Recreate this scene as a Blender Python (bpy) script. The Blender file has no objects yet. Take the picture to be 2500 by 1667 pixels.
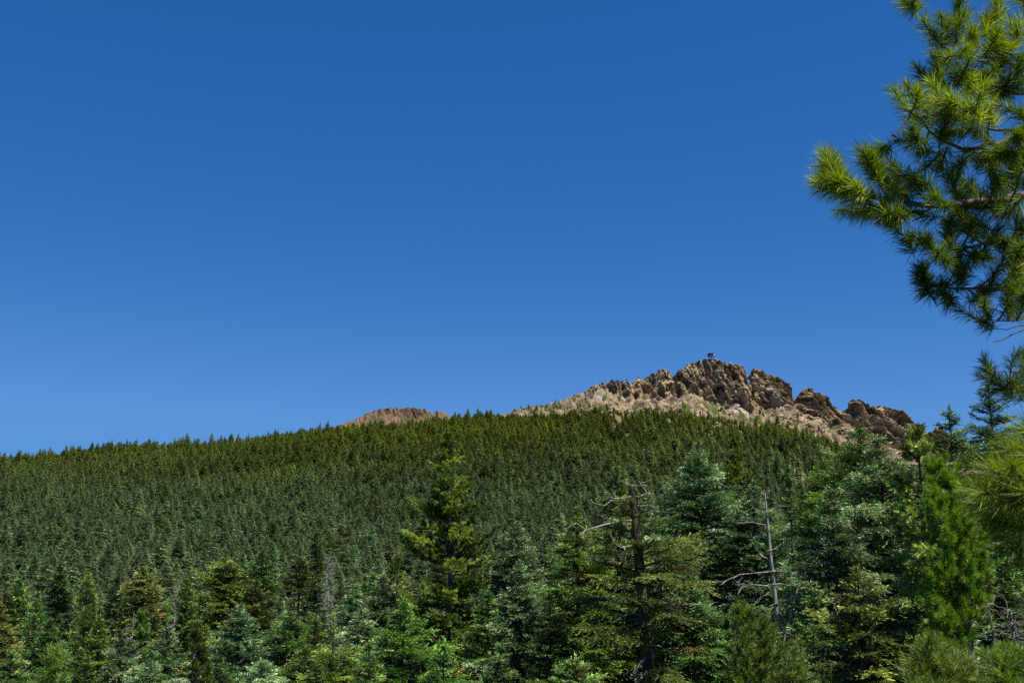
import bpy, math, random
import numpy as np
from mathutils import Vector

# ------------------------------------------------------------------ camera, sky, sun, exposure
R = math.radians
F = 2681.0                      # focal length in photo pixels (2500 wide)
PITCH = R(11.8)
SUN_EL, SUN_AZ = R(63), R(130)  # azimuth clockwise from +Y (view direction): behind and to the right
EXPOSURE = 1.0
S = bpy.context.scene
C = S.collection
cam = bpy.data.cameras.new('camera')
cam_o = bpy.data.objects.new('camera', cam)
C.objects.link(cam_o)
cam.sensor_width = 36.0
cam.lens = 36.0 * F / 2500.0
cam.clip_start, cam.clip_end = 0.1, 30000
cam_o.location = (0, 0, 0)
cam_o.rotation_euler = (math.pi / 2 + PITCH, 0, 0)
S.camera = cam_o
cam.dof.use_dof = True
cam.dof.focus_distance = 60
cam.dof.aperture_fstop = 11.0

W = bpy.data.worlds.new('World')
S.world = W
W.use_nodes = True
wn = W.node_tree.nodes
wl = W.node_tree.links
for n in list(wn):
    wn.remove(n)
sky = wn.new('ShaderNodeTexSky')
sky.sky_type = 'NISHITA'
sky.sun_disc = False
sky.sun_elevation = SUN_EL
sky.sun_rotation = SUN_AZ
sky.altitude = 4000
sky.air_density = 1.0
sky.dust_density = 0.0
sky.ozone_density = 4.0
# deep, polarised mountain blue: each channel of the sky gets its own contrast
sep, com = wn.new('ShaderNodeSeparateColor'), wn.new('ShaderNodeCombineColor')
wl.new(sky.outputs[0], sep.inputs[0])
for ch, (ex, c) in enumerate(((1.68, 1.86), (0.892, 0.79), (0.648, 0.98))):
    p = wn.new('ShaderNodeMath')
    p.operation = 'POWER'
    p.inputs[1].default_value = ex
    q = wn.new('ShaderNodeMath')
    q.operation = 'MULTIPLY'
    q.inputs[1].default_value = 10 * c * 0.1 ** ex
    wl.new(sep.outputs[ch], p.inputs[0])
    wl.new(p.outputs[0], q.inputs[0])
    r = wn.new('ShaderNodeMath')
    r.operation = 'SMOOTH_MIN'
    r.inputs[1].default_value = 10 * (0.105, 0.305, 0.69)[ch]
    r.inputs[2].default_value = 10 * (0.03, 0.05, 0.08)[ch]
    wl.new(q.outputs[0], r.inputs[0])
    wl.new(r.outputs[0], com.inputs[ch])
bg = wn.new('ShaderNodeBackground')
bg.inputs['Strength'].default_value = 0.1 * 2 ** -EXPOSURE
wo = wn.new('ShaderNodeOutputWorld')
wl.new(com.outputs[0], bg.inputs['Color'])
wl.new(bg.outputs[0], wo.inputs['Surface'])

sun = bpy.data.lights.new('sun', 'SUN')
sun.energy = 5.0
sun.angle = R(0.53)
sun.color = (1.0, 0.955, 0.88)
sun_o = bpy.data.objects.new('sun', sun)
C.objects.link(sun_o)
sd = Vector((math.sin(SUN_AZ) * math.cos(SUN_EL), math.cos(SUN_AZ) * math.cos(SUN_EL), math.sin(SUN_EL)))
sun_o.rotation_euler = sd.to_track_quat('Z', 'Y').to_euler()

S.view_settings.view_transform = 'Standard'
S.view_settings.look = 'None'
S.view_settings.gamma = 1.0
S.view_settings.exposure = EXPOSURE
S.view_settings.use_curve_mapping = False
S.cycles.use_denoising = False
S.cycles.max_bounces = 6
S.cycles.diffuse_bounces = 3
S.cycles.transmission_bounces = 3
S.cycles.transparent_max_bounces = 4
S.cycles.use_adaptive_sampling = False
S.cycles.adaptive_threshold = 0.01

# ------------------------------------------------------------------ helpers
CP, SP = math.cos(PITCH), math.sin(PITCH)


def ray(px, py):
    """photo pixel -> (x/y, z/y) of the viewing ray"""
    a = (np.asarray(px, float) - 1250) / F
    b = (833.5 - np.asarray(py, float)) / F
    dy = CP - b * SP
    return a / dy, (SP + b * CP) / dy


def at(px, py, Y):
    u, t = ray(px, py)
    return np.array([float(u) * Y, Y, float(t) * Y])


def project(x, y, z):
    d = y * CP + z * SP
    return 1250 + F * x / d, 833.5 - F * (-y * SP + z * CP) / d


def hashi(*ks):
    h = np.zeros(np.broadcast(*ks).shape, np.uint32)
    for i, k in enumerate(ks):
        h ^= (k.astype(np.int64) & 0xffffffff).astype(np.uint32) * np.uint32([374761393, 668265263, 2246822519, 3266489917][i])
        h = (h ^ (h >> np.uint32(13))) * np.uint32(1274126177)
    h ^= h >> np.uint32(16)
    return h


def h01(*ks):
    return hashi(*ks).astype(np.float64) / 4294967295.0


def vnoise(x, y, seed=0):
    xi, yi = np.floor(x), np.floor(y)
    fx, fy = x - xi, y - yi
    fx, fy = fx * fx * (3 - 2 * fx), fy * fy * (3 - 2 * fy)
    s = np.full(x.shape, seed)
    a, b = h01(xi, yi, s), h01(xi + 1, yi, s)
    c, d = h01(xi, yi + 1, s), h01(xi + 1, yi + 1, s)
    return (a + (b - a) * fx) * (1 - fy) + (c + (d - c) * fx) * fy


def fbm(x, y, seed=0, octv=4):
    v, amp, tot = 0, 1.0, 0
    for i in range(octv):
        v = v + amp * vnoise(x * 2 ** i, y * 2 ** i, seed + i * 17)
        tot += amp
        amp *= 0.5
    return v / tot - 0.5


def cells(x, y, seed=0):
    """nearest jittered cell: distance to its border (approx), its id 0..1, the offset from its centre"""
    xi, yi = np.floor(x), np.floor(y)
    best = np.full(x.shape, 9.0)
    sec = np.full(x.shape, 9.0)
    idv = np.zeros(x.shape)
    ox = np.zeros(x.shape)
    oy = np.zeros(x.shape)
    s = np.full(x.shape, seed)
    for i in (-1, 0, 1):
        for j in (-1, 0, 1):
            cx, cy = xi + i, yi + j
            dx = x - (cx + h01(cx, cy, s))
            dy = y - (cy + h01(cx, cy, s + 71))
            d = dx * dx + dy * dy
            m = d < best
            sec = np.where(m, best, np.minimum(sec, d))
            idv = np.where(m, h01(cx, cy, s + 133), idv)
            ox = np.where(m, dx, ox)
            oy = np.where(m, dy, oy)
            best = np.where(m, d, best)
    return np.sqrt(sec) - np.sqrt(best), idv, ox, oy


def np_mesh(name, verts, faces, attrs=None, smooth=False, color=None):
    """faces: (n,k) array or list of such arrays"""
    if not isinstance(faces, list):
        faces = [faces]
    me = bpy.data.meshes.new(name)
    verts = np.asarray(verts, np.float32)
    me.vertices.add(len(verts))
    me.vertices.foreach_set('co', verts.ravel())
    nl = sum(f.size for f in faces)
    npoly = sum(len(f) for f in faces)
    me.loops.add(nl)
    me.polygons.add(npoly)
    me.loops.foreach_set('vertex_index', np.concatenate([f.ravel() for f in faces]).astype(np.int32))
    tot = np.concatenate([np.full(len(f), f.shape[1], np.int32) for f in faces])
    me.polygons.foreach_set('loop_start', (np.cumsum(tot) - tot).astype(np.int32))
    me.polygons.foreach_set('loop_total', tot)
    if smooth:
        me.polygons.foreach_set('use_smooth', np.ones(npoly, bool))
    for k, v in (attrs or {}).items():
        a = me.attributes.new(k, 'FLOAT', 'POINT')
        a.data.foreach_set('value', np.asarray(v, np.float32))
    if color is not None:
        a = me.attributes.new('Col', 'FLOAT_COLOR', 'POINT')
        cc = np.ones((len(verts), 4), np.float32)
        cc[:, :3] = color
        a.data.foreach_set('color', cc.ravel())
    me.update(calc_edges=True)
    return me


def grid_faces(n, m, wrap=False):
    i = np.arange(n - 1)[:, None]
    j = np.arange(m if wrap else m - 1)[None, :]
    j2 = (j + 1) % m
    return np.stack([i * m + j, i * m + j2, (i + 1) * m + j2, (i + 1) * m + j], -1).reshape(-1, 4)


def tubes(P, Rad, sides=5):
    """P (N,K,3), Rad (N,K): N tapered tubes as one vert/face pair"""
    P = np.asarray(P, float)
    Rad = np.asarray(Rad, float)
    N, K, _ = P.shape
    T = np.gradient(P, axis=1)
    T /= np.linalg.norm(T, axis=2, keepdims=True) + 1e-9
    ref = np.where(np.abs(T[..., 2:3]) > 0.85, np.array([1.0, 0, 0]), np.array([0, 0, 1.0]))
    A = np.cross(T, ref)
    A /= np.linalg.norm(A, axis=2, keepdims=True) + 1e-9
    B = np.cross(T, A)
    th = np.arange(sides) * 2 * math.pi / sides
    V = P[:, :, None] + Rad[:, :, None, None] * (np.cos(th)[:, None] * A[:, :, None] + np.sin(th)[:, None] * B[:, :, None])
    V = V.reshape(-1, 3)
    g = grid_faces(K, sides, True)
    Fc = (g[None] + (np.arange(N) * K * sides)[:, None, None]).reshape(-1, 4)
    return V, Fc


class Geo:
    def __init__(self):
        self.v, self.f, self.t, self.n = [], {}, [], 0

    def add(self, V, Fc, tint=0.5):
        V = np.asarray(V)
        self.f.setdefault(Fc.shape[1], []).append(Fc + self.n)
        self.v.append(V)
        self.t.append(np.broadcast_to(np.asarray(tint, float), (len(V),)))
        self.n += len(V)

    def mesh(self, name, smooth=False):
        fs = [np.concatenate(x) for x in self.f.values()]
        return np_mesh(name, np.concatenate(self.v), fs, {'tint': np.concatenate(self.t)}, smooth)


def link(name, me, mat=None, parent=None, loc=None):
    o = bpy.data.objects.new(name, me)
    C.objects.link(o)
    if mat is not None:
        me.materials.append(mat)
    if parent is not None:
        o.parent = parent
    if loc is not None:
        o.location = loc
    return o


def tag(o, label=None, cat=None, group=None, kind=None):
    for k, v in (('label', label), ('category', cat), ('group', group), ('kind', kind)):
        if v:
            o[k] = v
    return o


def empty(name, loc, rz=0):
    o = bpy.data.objects.new(name, None)
    C.objects.link(o)
    o.location = loc
    o.rotation_euler = (0, 0, rz)
    o.empty_display_size = 0.3
    return o


# ------------------------------------------------------------------ materials
def new_mat(name):
    m = bpy.data.materials.new(name)
    m.use_nodes = True
    nt = m.node_tree
    for n in list(nt.nodes):
        nt.nodes.remove(n)
    return m, nt.nodes, nt.links


def leaf_mat(name, dark, mid, light, dead=(0.19, 0.115, 0.045), rough=0.5, spec=0.35, trans=0.3, olive=None):
    """needle foliage: tint attribute 0..1 runs dark -> light, below zero is dead brown"""
    m, N, L = new_mat(name)
    at_ = N.new('ShaderNodeAttribute')
    at_.attribute_name = 'tint'
    ramp = N.new('ShaderNodeValToRGB')
    mr = N.new('ShaderNodeMapRange')
    mr.inputs[1].default_value = -1.0
    L.new(at_.outputs['Fac'], mr.inputs[0])
    L.new(mr.outputs[0], ramp.inputs[0])
    e = ramp.color_ramp.elements
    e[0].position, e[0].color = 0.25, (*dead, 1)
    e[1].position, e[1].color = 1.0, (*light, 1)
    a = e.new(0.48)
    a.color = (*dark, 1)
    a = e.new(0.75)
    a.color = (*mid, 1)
    oi = N.new('ShaderNodeObjectInfo')
    h = N.new('ShaderNodeHueSaturation')
    m1 = N.new('ShaderNodeMapRange')
    m1.inputs[3].default_value, m1.inputs[4].default_value = 0.485, 0.52
    m2 = N.new('ShaderNodeMapRange')
    m2.inputs[3].default_value, m2.inputs[4].default_value = 0.65, 1.4
    mul = N.new('ShaderNodeMath')
    mul.operation = 'MULTIPLY'
    mul.inputs[1].default_value = 7.31
    fr = N.new('ShaderNodeMath')
    fr.operation = 'FRACT'
    L.new(oi.outputs['Random'], m1.inputs[0])
    L.new(oi.outputs['Random'], mul.inputs[0])
    L.new(mul.outputs[0], fr.inputs[0])
    L.new(fr.outputs[0], m2.inputs[0])
    L.new(m1.outputs[0], h.inputs['Hue'])
    L.new(m2.outputs[0], h.inputs['Value'])
    col = ramp.outputs[0]
    if olive:                   # stands higher up the slope are a yellower species
        lo_z, hi_z, ocol = olive
        g = N.new('ShaderNodeNewGeometry')
        sx = N.new('ShaderNodeSeparateXYZ')
        L.new(oi.outputs['Location'], sx.inputs[0])
        nz = N.new('ShaderNodeTexNoise')
        nz.inputs['Scale'].default_value = 0.006
        nz.inputs['Detail'].default_value = 3
        L.new(oi.outputs['Location'], nz.inputs['Vector'])
        ad = N.new('ShaderNodeMath')
        ad.operation = 'MULTIPLY_ADD'
        ad.inputs[1].default_value = 90
        L.new(nz.outputs['Fac'], ad.inputs[0])
        L.new(sx.outputs['Z'], ad.inputs[2])
        mz = N.new('ShaderNodeMapRange')
        mz.inputs[1].default_value, mz.inputs[2].default_value = lo_z + 45, hi_z + 45
        L.new(ad.outputs[0], mz.inputs[0])
        mx = N.new('ShaderNodeMix')
        mx.data_type = 'RGBA'
        mx.blend_type = 'MULTIPLY'
        mx.inputs['B'].default_value = (*ocol, 1)
        L.new(mz.outputs[0], mx.inputs['Factor'])
        L.new(col, mx.inputs['A'])
        col = mx.outputs['Result']
    L.new(col, h.inputs['Color'])
    p = N.new('ShaderNodeBsdfPrincipled')
    p.inputs['Roughness'].default_value = rough
    p.inputs['Specular IOR Level'].default_value = spec
    L.new(h.outputs[0], p.inputs['Base Color'])
    tr = N.new('ShaderNodeBsdfTranslucent')
    hs = N.new('ShaderNodeHueSaturation')
    hs.inputs['Hue'].default_value = 0.485
    hs.inputs['Saturation'].default_value = 1.25
    hs.inputs['Value'].default_value = 1.3
    L.new(h.outputs[0], hs.inputs['Color'])
    L.new(hs.outputs[0], tr.inputs['Color'])
    mix = N.new('ShaderNodeMixShader')
    mix.inputs[0].default_value = trans
    L.new(p.outputs[0], mix.inputs[1])
    L.new(tr.outputs[0], mix.inputs[2])
    out = N.new('ShaderNodeOutputMaterial')
    L.new(mix.outputs[0], out.inputs['Surface'])
    return m


def bark_mat(name, c1, c2, scale=9.0, moss=None):
    m, N, L = new_mat(name)
    tc = N.new('ShaderNodeTexCoord')
    mp = N.new('ShaderNodeMapping')
    mp.inputs['Scale'].default_value = (1, 1, 0.22)
    nz = N.new('ShaderNodeTexNoise')
    nz.inputs['Scale'].default_value = scale
    nz.inputs['Detail'].default_value = 5
    ramp = N.new('ShaderNodeValToRGB')
    ramp.color_ramp.elements[0].position, ramp.color_ramp.elements[0].color = 0.35, (*c1, 1)
    ramp.color_ramp.elements[1].position, ramp.color_ramp.elements[1].color = 0.68, (*c2, 1)
    L.new(tc.outputs['Object'], mp.inputs[0])
    L.new(mp.outputs[0], nz.inputs['Vector'])
    L.new(nz.outputs['Fac'], ramp.inputs[0])
    p = N.new('ShaderNodeBsdfPrincipled')
    p.inputs['Roughness'].default_value = 0.85
    p.inputs['Specular IOR Level'].default_value = 0.2
    col = ramp.outputs[0]
    if moss:
        n2 = N.new('ShaderNodeTexNoise')
        n2.inputs['Scale'].default_value = 3.0
        n2.inputs['Detail'].default_value = 6
        L.new(tc.outputs['Object'], n2.inputs['Vector'])
        r2 = N.new('ShaderNodeValToRGB')
        r2.color_ramp.elements[0].position = 0.52
        r2.color_ramp.elements[1].position = 0.6
        L.new(n2.outputs['Fac'], r2.inputs[0])
        mx = N.new('ShaderNodeMix')
        mx.data_type = 'RGBA'
        mx.inputs['B'].default_value = (*moss, 1)
        L.new(r2.outputs[0], mx.inputs['Factor'])
        L.new(col, mx.inputs['A'])
        col = mx.outputs['Result']
    L.new(col, p.inputs['Base Color'])
    b = N.new('ShaderNodeBump')
    b.inputs['Strength'].default_value = 0.6
    b.inputs['Distance'].default_value = 0.03
    L.new(nz.outputs['Fac'], b.inputs['Height'])
    L.new(b.outputs[0], p.inputs['Normal'])
    out = N.new('ShaderNodeOutputMaterial')
    L.new(p.outputs[0], out.inputs['Surface'])
    return m


def plain_mat(name, c, rough=0.7, noise=0.25, scale=3.0, metal=0.0):
    m, N, L = new_mat(name)
    nz = N.new('ShaderNodeTexNoise')
    nz.inputs['Scale'].default_value = scale
    nz.inputs['Detail'].default_value = 4
    mr = N.new('ShaderNodeMapRange')
    mr.inputs[3].default_value, mr.inputs[4].default_value = 1 - noise, 1 + noise
    L.new(nz.outputs['Fac'], mr.inputs[0])
    h = N.new('ShaderNodeHueSaturation')
    h.inputs['Color'].default_value = (*c, 1)
    L.new(mr.outputs[0], h.inputs['Value'])
    p = N.new('ShaderNodeBsdfPrincipled')
    p.inputs['Roughness'].default_value = rough
    p.inputs['Metallic'].default_value = metal
    L.new(h.outputs[0], p.inputs['Base Color'])
    out = N.new('ShaderNodeOutputMaterial')
    L.new(p.outputs[0], out.inputs['Surface'])
    return m


def rock_mat():
    m, N, L = new_mat('rock')
    a = N.new('ShaderNodeAttribute')
    a.attribute_name = 'Col'
    tc = N.new('ShaderNodeTexCoord')
    nz = N.new('ShaderNodeTexNoise')
    nz.inputs['Scale'].default_value = 0.5
    nz.inputs['Detail'].default_value = 8
    nz.inputs['Roughness'].default_value = 0.65
    L.new(tc.outputs['Object'], nz.inputs['Vector'])
    mr = N.new('ShaderNodeMapRange')
    mr.inputs[1].default_value, mr.inputs[2].default_value = 0.25, 0.75
    mr.inputs[3].default_value, mr.inputs[4].default_value = 0.45, 1.5
    L.new(nz.outputs['Fac'], mr.inputs[0])
    h = N.new('ShaderNodeHueSaturation')
    L.new(a.outputs['Color'], h.inputs['Color'])
    L.new(mr.outputs[0], h.inputs['Value'])
    p = N.new('ShaderNodeBsdfPrincipled')
    p.inputs['Roughness'].default_value = 0.9
    p.inputs['Specular IOR Level'].default_value = 0.15
    L.new(h.outputs[0], p.inputs['Base Color'])
    b = N.new('ShaderNodeBump')
    b.inputs['Strength'].default_value = 0.7
    b.inputs['Distance'].default_value = 2.0
    L.new(nz.outputs['Fac'], b.inputs['Height'])
    L.new(b.outputs[0], p.inputs['Normal'])
    out = N.new('ShaderNodeOutputMaterial')
    L.new(p.outputs[0], out.inputs['Surface'])
    return m


M = {
    'fir': leaf_mat('fir_needles', (0.0099, 0.0238, 0.0040), (0.0828, 0.1597, 0.0281), (0.3226, 0.4744, 0.1234), trans=0.08),
    'fir_blue': leaf_mat('blue_fir_needles', (0.0119, 0.0271, 0.0079), (0.1094, 0.1894, 0.0650), (0.5123, 0.6452, 0.3130), rough=0.45, spec=0.4, trans=0.08),
    'fir_bright': leaf_mat('bright_fir_needles', (0.0106, 0.0284, 0.0026), (0.0976, 0.1805, 0.0192), (0.3415, 0.4933, 0.0797), trans=0.08),
    'fir_dark': leaf_mat('dark_fir_needles', (0.0086, 0.0178, 0.0040), (0.0562, 0.1036, 0.0221), (0.2277, 0.3226, 0.0854), trans=0.08),
    'olive': leaf_mat('olive_needles', (0.0139, 0.0244, 0.0040), (0.1064, 0.1627, 0.0266), (0.3605, 0.4364, 0.0949), trans=0.08),
    'ochre': leaf_mat('ochre_needles', (0.0350, 0.0460, 0.0090), (0.1265, 0.1472, 0.0322), (0.3000, 0.3120, 0.0840), trans=0.08),
    'pine': leaf_mat('sugar_pine_needles', (0.011, 0.028, 0.004), (0.066, 0.118, 0.012), (0.29, 0.36, 0.055), trans=0.28),
    'pine_bright': leaf_mat('bright_pine_needles', (0.0140, 0.0400, 0.0040), (0.0896, 0.1932, 0.0124), (0.2530, 0.3921, 0.0506), trans=0.3),
    'pine_soft': leaf_mat('soft_pine_needles', (0.0106, 0.0264, 0.0046), (0.0858, 0.1584, 0.0238), (0.3267, 0.4247, 0.0980), trans=0.3),
    'pine_near': leaf_mat('long_pine_needles', (0.010, 0.030, 0.003), (0.078, 0.150, 0.010), (0.34, 0.44, 0.05), rough=0.45, spec=0.25, trans=0.36),
    'pine_close': leaf_mat('close_pine_needles', (0.014, 0.034, 0.004), (0.060, 0.112, 0.010), (0.21, 0.28, 0.035), rough=0.45, spec=0.25, trans=0.3),
    'forest': leaf_mat('forest_needles', (0.0220, 0.0430, 0.0160), (0.1109, 0.1749, 0.0715), (0.3758, 0.4666, 0.2203), rough=0.6, spec=0.25, trans=0.15,
                       olive=(50, 150, (1.22, 1.05, 0.34))),
    'forest_dark': leaf_mat('dark_forest_needles', (0.0140, 0.0280, 0.0090), (0.0604, 0.0990, 0.0326), (0.2457, 0.3003, 0.1160), rough=0.6, spec=0.25, trans=0.15,
                            olive=(50, 150, (1.2, 1.05, 0.45))),
    'bark': bark_mat('bark', (0.022, 0.018, 0.014), (0.085, 0.07, 0.056)),
    'bark_grey': bark_mat('grey_bark', (0.06, 0.053, 0.047), (0.19, 0.17, 0.155)),
    'bark_moss': bark_mat('mossy_bark', (0.022, 0.018, 0.014), (0.075, 0.062, 0.05), 7.0, moss=(0.075, 0.085, 0.012)),
    'dead': bark_mat('dead_wood', (0.10, 0.092, 0.085), (0.30, 0.28, 0.265)),
    'twig': bark_mat('pine_twig', (0.035, 0.028, 0.02), (0.12, 0.10, 0.08), 30.0),
    'cone': plain_mat('cone', (0.20, 0.09, 0.035)),
    'bud': plain_mat('bud', (0.30, 0.14, 0.07)),
    'rock': rock_mat(),
    'cabin_dark': plain_mat('cabin_paint', (0.022, 0.026, 0.024), 0.6),
    'cabin_pale': plain_mat('cabin_shutter', (0.42, 0.39, 0.36), 0.6),
    'steel': plain_mat('weathered_steel', (0.09, 0.085, 0.08), 0.5),
    'glass': plain_mat('window_glass', (0.03, 0.035, 0.04), 0.1, 0.1),
}

# ------------------------------------------------------------------ terrain
# forest edge: (photo x, photo y of the bare ground line under the topmost trees, depth of that line)
EDGE = np.array([(-900, 1180, 1250), (-300, 1150, 1250), (0, 1134, 1250), (150, 1124, 1250), (300, 1108, 1250), (450, 1097, 1250), (600, 1084, 1250), (700, 1072, 1250),
                 (800, 1064, 1250), (900, 1058, 1240), (1000, 1050, 1230), (1110, 1040, 1210), (1190, 1030, 1200), (1250, 1032, 1190), (1320, 1038, 1175), (1400, 1040, 1160),
                 (1500, 1036, 1150), (1600, 1041, 1140), (1700, 1049, 1120), (1800, 1061, 1100), (1900, 1074, 1080),
                 (2000, 1092, 1060), (2100, 1124, 1040), (2200, 1164, 1020), (2400, 1212, 1000), (2800, 1270, 1000), (3400, 1300, 1000)], float)
EU, ET = ray(EDGE[:, 0], EDGE[:, 1])
EY = EDGE[:, 2]
NEAR_R = [0, 3, 6, 12, 25, 50, 80, 120, 170, 230, 300, 400, 470, 520]
NEAR_Z = [-1.7, -1.85, -2.5, -4.6, -8.8, -15.5, -20.5, -24.5, -26.5, -26.5, -32, -33, -24, -15]


def ground_z(x, y):
    x, y = np.asarray(x, float), np.asarray(y, float)
    r = np.hypot(x, y)
    th = np.clip(np.arctan2(x, y), -R(42), R(42))
    rho = np.where(np.abs(np.arctan2(x, y)) < R(42), y, r * math.cos(R(42)))
    u = np.tan(th)
    te, ye = np.interp(u, EU, ET), np.interp(u, EU, EY)
    near = np.interp(rho, NEAR_R, NEAR_Z)
    s = np.clip((rho - 520) / (ye - 520), 0, 1)
    t0 = -15 / 520
    slope = (t0 + (te - t0) * s ** 0.92) * rho
    z = np.where(rho < 520, near, slope)
    ze = te * ye
    beyond = ze - np.minimum((rho - ye) * 0.10, ze + 60) - 0
    z = np.where(rho > ye, beyond, z)
    behind = np.clip((-y - 2) / 30, 0, 1)
    z = z * (1 - behind) + behind * (-1.7)
    amp = np.clip(r / 60, 0, 1)
    amp2 = np.clip((r - 300) / 500, 0, 1) * np.clip((ye + 30 - rho) / 150, 0.36, 1)
    return z + amp * 1.6 * fbm(x / 30, y / 30, 3, 3) + amp2 * 24 * fbm(x / 150, y / 95, 9, 4)


def build_ground():
    th = np.concatenate([np.arange(-180, -44, 4), np.arange(-44, 44, 0.4), np.arange(44, 180, 4)])
    th = np.radians(th)
    rr = np.concatenate([[0.01], np.geomspace(1, 500, 60), np.linspace(510, 1400, 110), np.geomspace(1450, 12000, 20)])
    Rg, Tg = np.meshgrid(rr, th, indexing='ij')
    x, y = Rg * np.sin(Tg), Rg * np.cos(Tg)
    z = ground_z(x, y)
    V = np.stack([x, y, z], -1).reshape(-1, 3)
    Fc = grid_faces(len(rr), len(th), True)[:, ::-1]
    m, N, L = new_mat('forest_floor')
    tc = N.new('ShaderNodeTexCoord')
    nz = N.new('ShaderNodeTexNoise')
    nz.inputs['Scale'].default_value = 0.06
    nz.inputs['Detail'].default_value = 9
    nz.inputs['Roughness'].default_value = 0.65
    ramp = N.new('ShaderNodeValToRGB')
    e = ramp.color_ramp.elements
    e[0].position, e[0].color = 0.36, (0.030, 0.040, 0.013, 1)
    e[1].position, e[1].color = 0.68, (0.17, 0.135, 0.08, 1)
    a = e.new(0.5)
    a.color = (0.065, 0.075, 0.025, 1)
    L.new(tc.outputs['Object'], nz.inputs['Vector'])
    L.new(nz.outputs['Fac'], ramp.inputs[0])
    p = N.new('ShaderNodeBsdfPrincipled')
    p.inputs['Roughness'].default_value = 0.95
    p.inputs['Specular IOR Level'].default_value = 0.1
    L.new(ramp.outputs[0], p.inputs['Base Color'])
    b = N.new('ShaderNodeBump')
    b.inputs['Distance'].default_value = 0.6
    L.new(nz.outputs['Fac'], b.inputs['Height'])
    L.new(b.outputs[0], p.inputs['Normal'])
    out = N.new('ShaderNodeOutputMaterial')
    L.new(p.outputs[0], out.inputs['Surface'])
    g = link('ground', np_mesh('ground', V, Fc, smooth=True), m)
    tag(g, 'forest floor of the valley and the wooded slope', kind='structure')


build_ground()

# ---- rocky crest, traced from the photo as (x, y) pixels
CREST = [(1150, 1030), (1238, 1010), (1257, 1000), (1296, 991), (1332, 988), (1353, 982), (1383, 974), (1400, 964), (1413, 961), (1432, 951), (1438, 943),
         (1455, 941), (1464, 935), (1476, 934), (1485, 937), (1487, 930), (1498, 927), (1508, 931), (1523, 932), (1549, 936), (1551, 926),
         (1559, 928), (1561, 921), (1570, 922), (1574, 927), (1585, 917), (1589, 912), (1600, 914), (1602, 902), (1610, 900), (1619, 901),
         (1622, 906), (1634, 904), (1638, 910), (1646, 919), (1650, 912), (1660, 900), (1670, 902), (1682, 889), (1701, 885), (1709, 879),
         (1723, 877), (1742, 877), (1749, 880), (1759, 884), (1766, 884), (1767, 888), (1774, 891), (1775, 887), (1791, 889), (1806, 889),
         (1813, 894), (1820, 904), (1825, 918), (1829, 930), (1834, 934), (1838, 941), (1839.5, 903), (1843, 899), (1850, 902), (1861, 906), (1868, 914), (1876, 911),
         (1883, 915), (1897, 918), (1912, 926), (1929, 938), (1934, 952), (1939, 972), (1942, 977), (1946, 972), (1956, 955), (1961, 950),
         (1968, 952), (1975, 947), (1985, 948), (1992, 957), (2004, 960), (2016, 966), (2033, 981), (2050, 996), (2059, 1005), (2066, 1003),
         (2072, 993), (2076, 979), (2081, 974), (2096, 976), (2106, 986), (2113, 992), (2120, 993), (2125, 990), (2130, 994), (2137, 991),
         (2151, 993), (2163, 997), (2176, 1002), (2185, 1000), (2197, 1005), (2203, 1013), (2212, 1018), (2220, 1029), (2229, 1037),
         (2244, 1042), (2248, 1051), (2256, 1061), (2265, 1060), (2276, 1055), (2288, 1049), (2295, 1042), (2309, 1044), (2315, 1057),
         (2345, 1082), (2420, 1120), (2560, 1170), (2700, 1200)]
CLIFF = [(1150, 1034), (1240, 1014), (1400, 974), (1440, 962), (1490, 958), (1548, 978), (1600, 980), (1646, 978), (1670, 962), (1700, 972), (1750, 985), (1790, 1002),
         (1830, 1018), (1850, 1004), (1885, 1008), (1910, 1000), (1937, 1006), (1950, 1014), (1980, 1030), (2010, 1042), (2045, 1056), (2075, 1062), (2110, 1066),
         (2160, 1084), (2220, 1118), (2260, 1122), (2310, 1118), (2420, 1166), (2700, 1245)]
# buttresses standing out of the slope: x1,y1,x2,y2,halfwidth px, metres
RIBS = [(1940, 1012, 2004, 1050, 20, 20), (1736, 970, 1800, 1014, 9, 12), (1792, 948, 1842, 1012, 17, 18), (1560, 938, 1640, 950, 14, 10),
        (1845, 945, 1890, 985, 7, 5), (2090, 990, 2100, 1030, 12, 8), (2140, 1005, 2200, 1060, 12, 9),
        (1690, 900, 1700, 950, 12, 7), (1745, 890, 1748, 960, 10, 7), (1655, 905, 1690, 950, 4, 6), (1600, 975, 1660, 985, 10, 5),
        (1575, 992, 1640, 1000, 8, 4), (2040, 1062, 2110, 1090, 16, 9), (2190, 1070, 2250, 1110, 20, 10), (1500, 950, 1540, 962, 6, 3), (2010, 1030, 2050, 1050, 8, 6)]
GRASS = [(1713, 960, 20, 6), (1842, 982, 10, 14), (1863, 1012, 22, 10), (1907, 986, 9, 9), (1893, 969, 7, 6), (1878, 1022, 16, 9), (1735, 1000, 22, 8), (1800, 1020, 24, 7),
         (1973, 1008, 12, 9), (2016, 1044, 24, 7), (1675, 1008, 26, 7), (1777, 975, 10, 8), (1650, 1025, 50, 8), (1560, 1018, 50, 7), (1500, 1012, 40, 6), (1610, 968, 18, 4),
         (1330, 996, 18, 4), (1420, 985, 22, 5), (1480, 982, 14, 4), (1540, 960, 10, 4), (1655, 945, 8, 4), (1700, 1035, 50, 8), (1850, 1040, 60, 9), (1940, 1040, 12, 14),
         (2042, 1023, 7, 4), (2065, 1050, 16, 7), (2035, 1040, 9, 6), (1590, 985, 12, 4), (2130, 1050, 30, 9), (1380, 1005, 40, 6), (1460, 1005, 22, 5), (1800, 996, 10, 9)]
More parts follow.
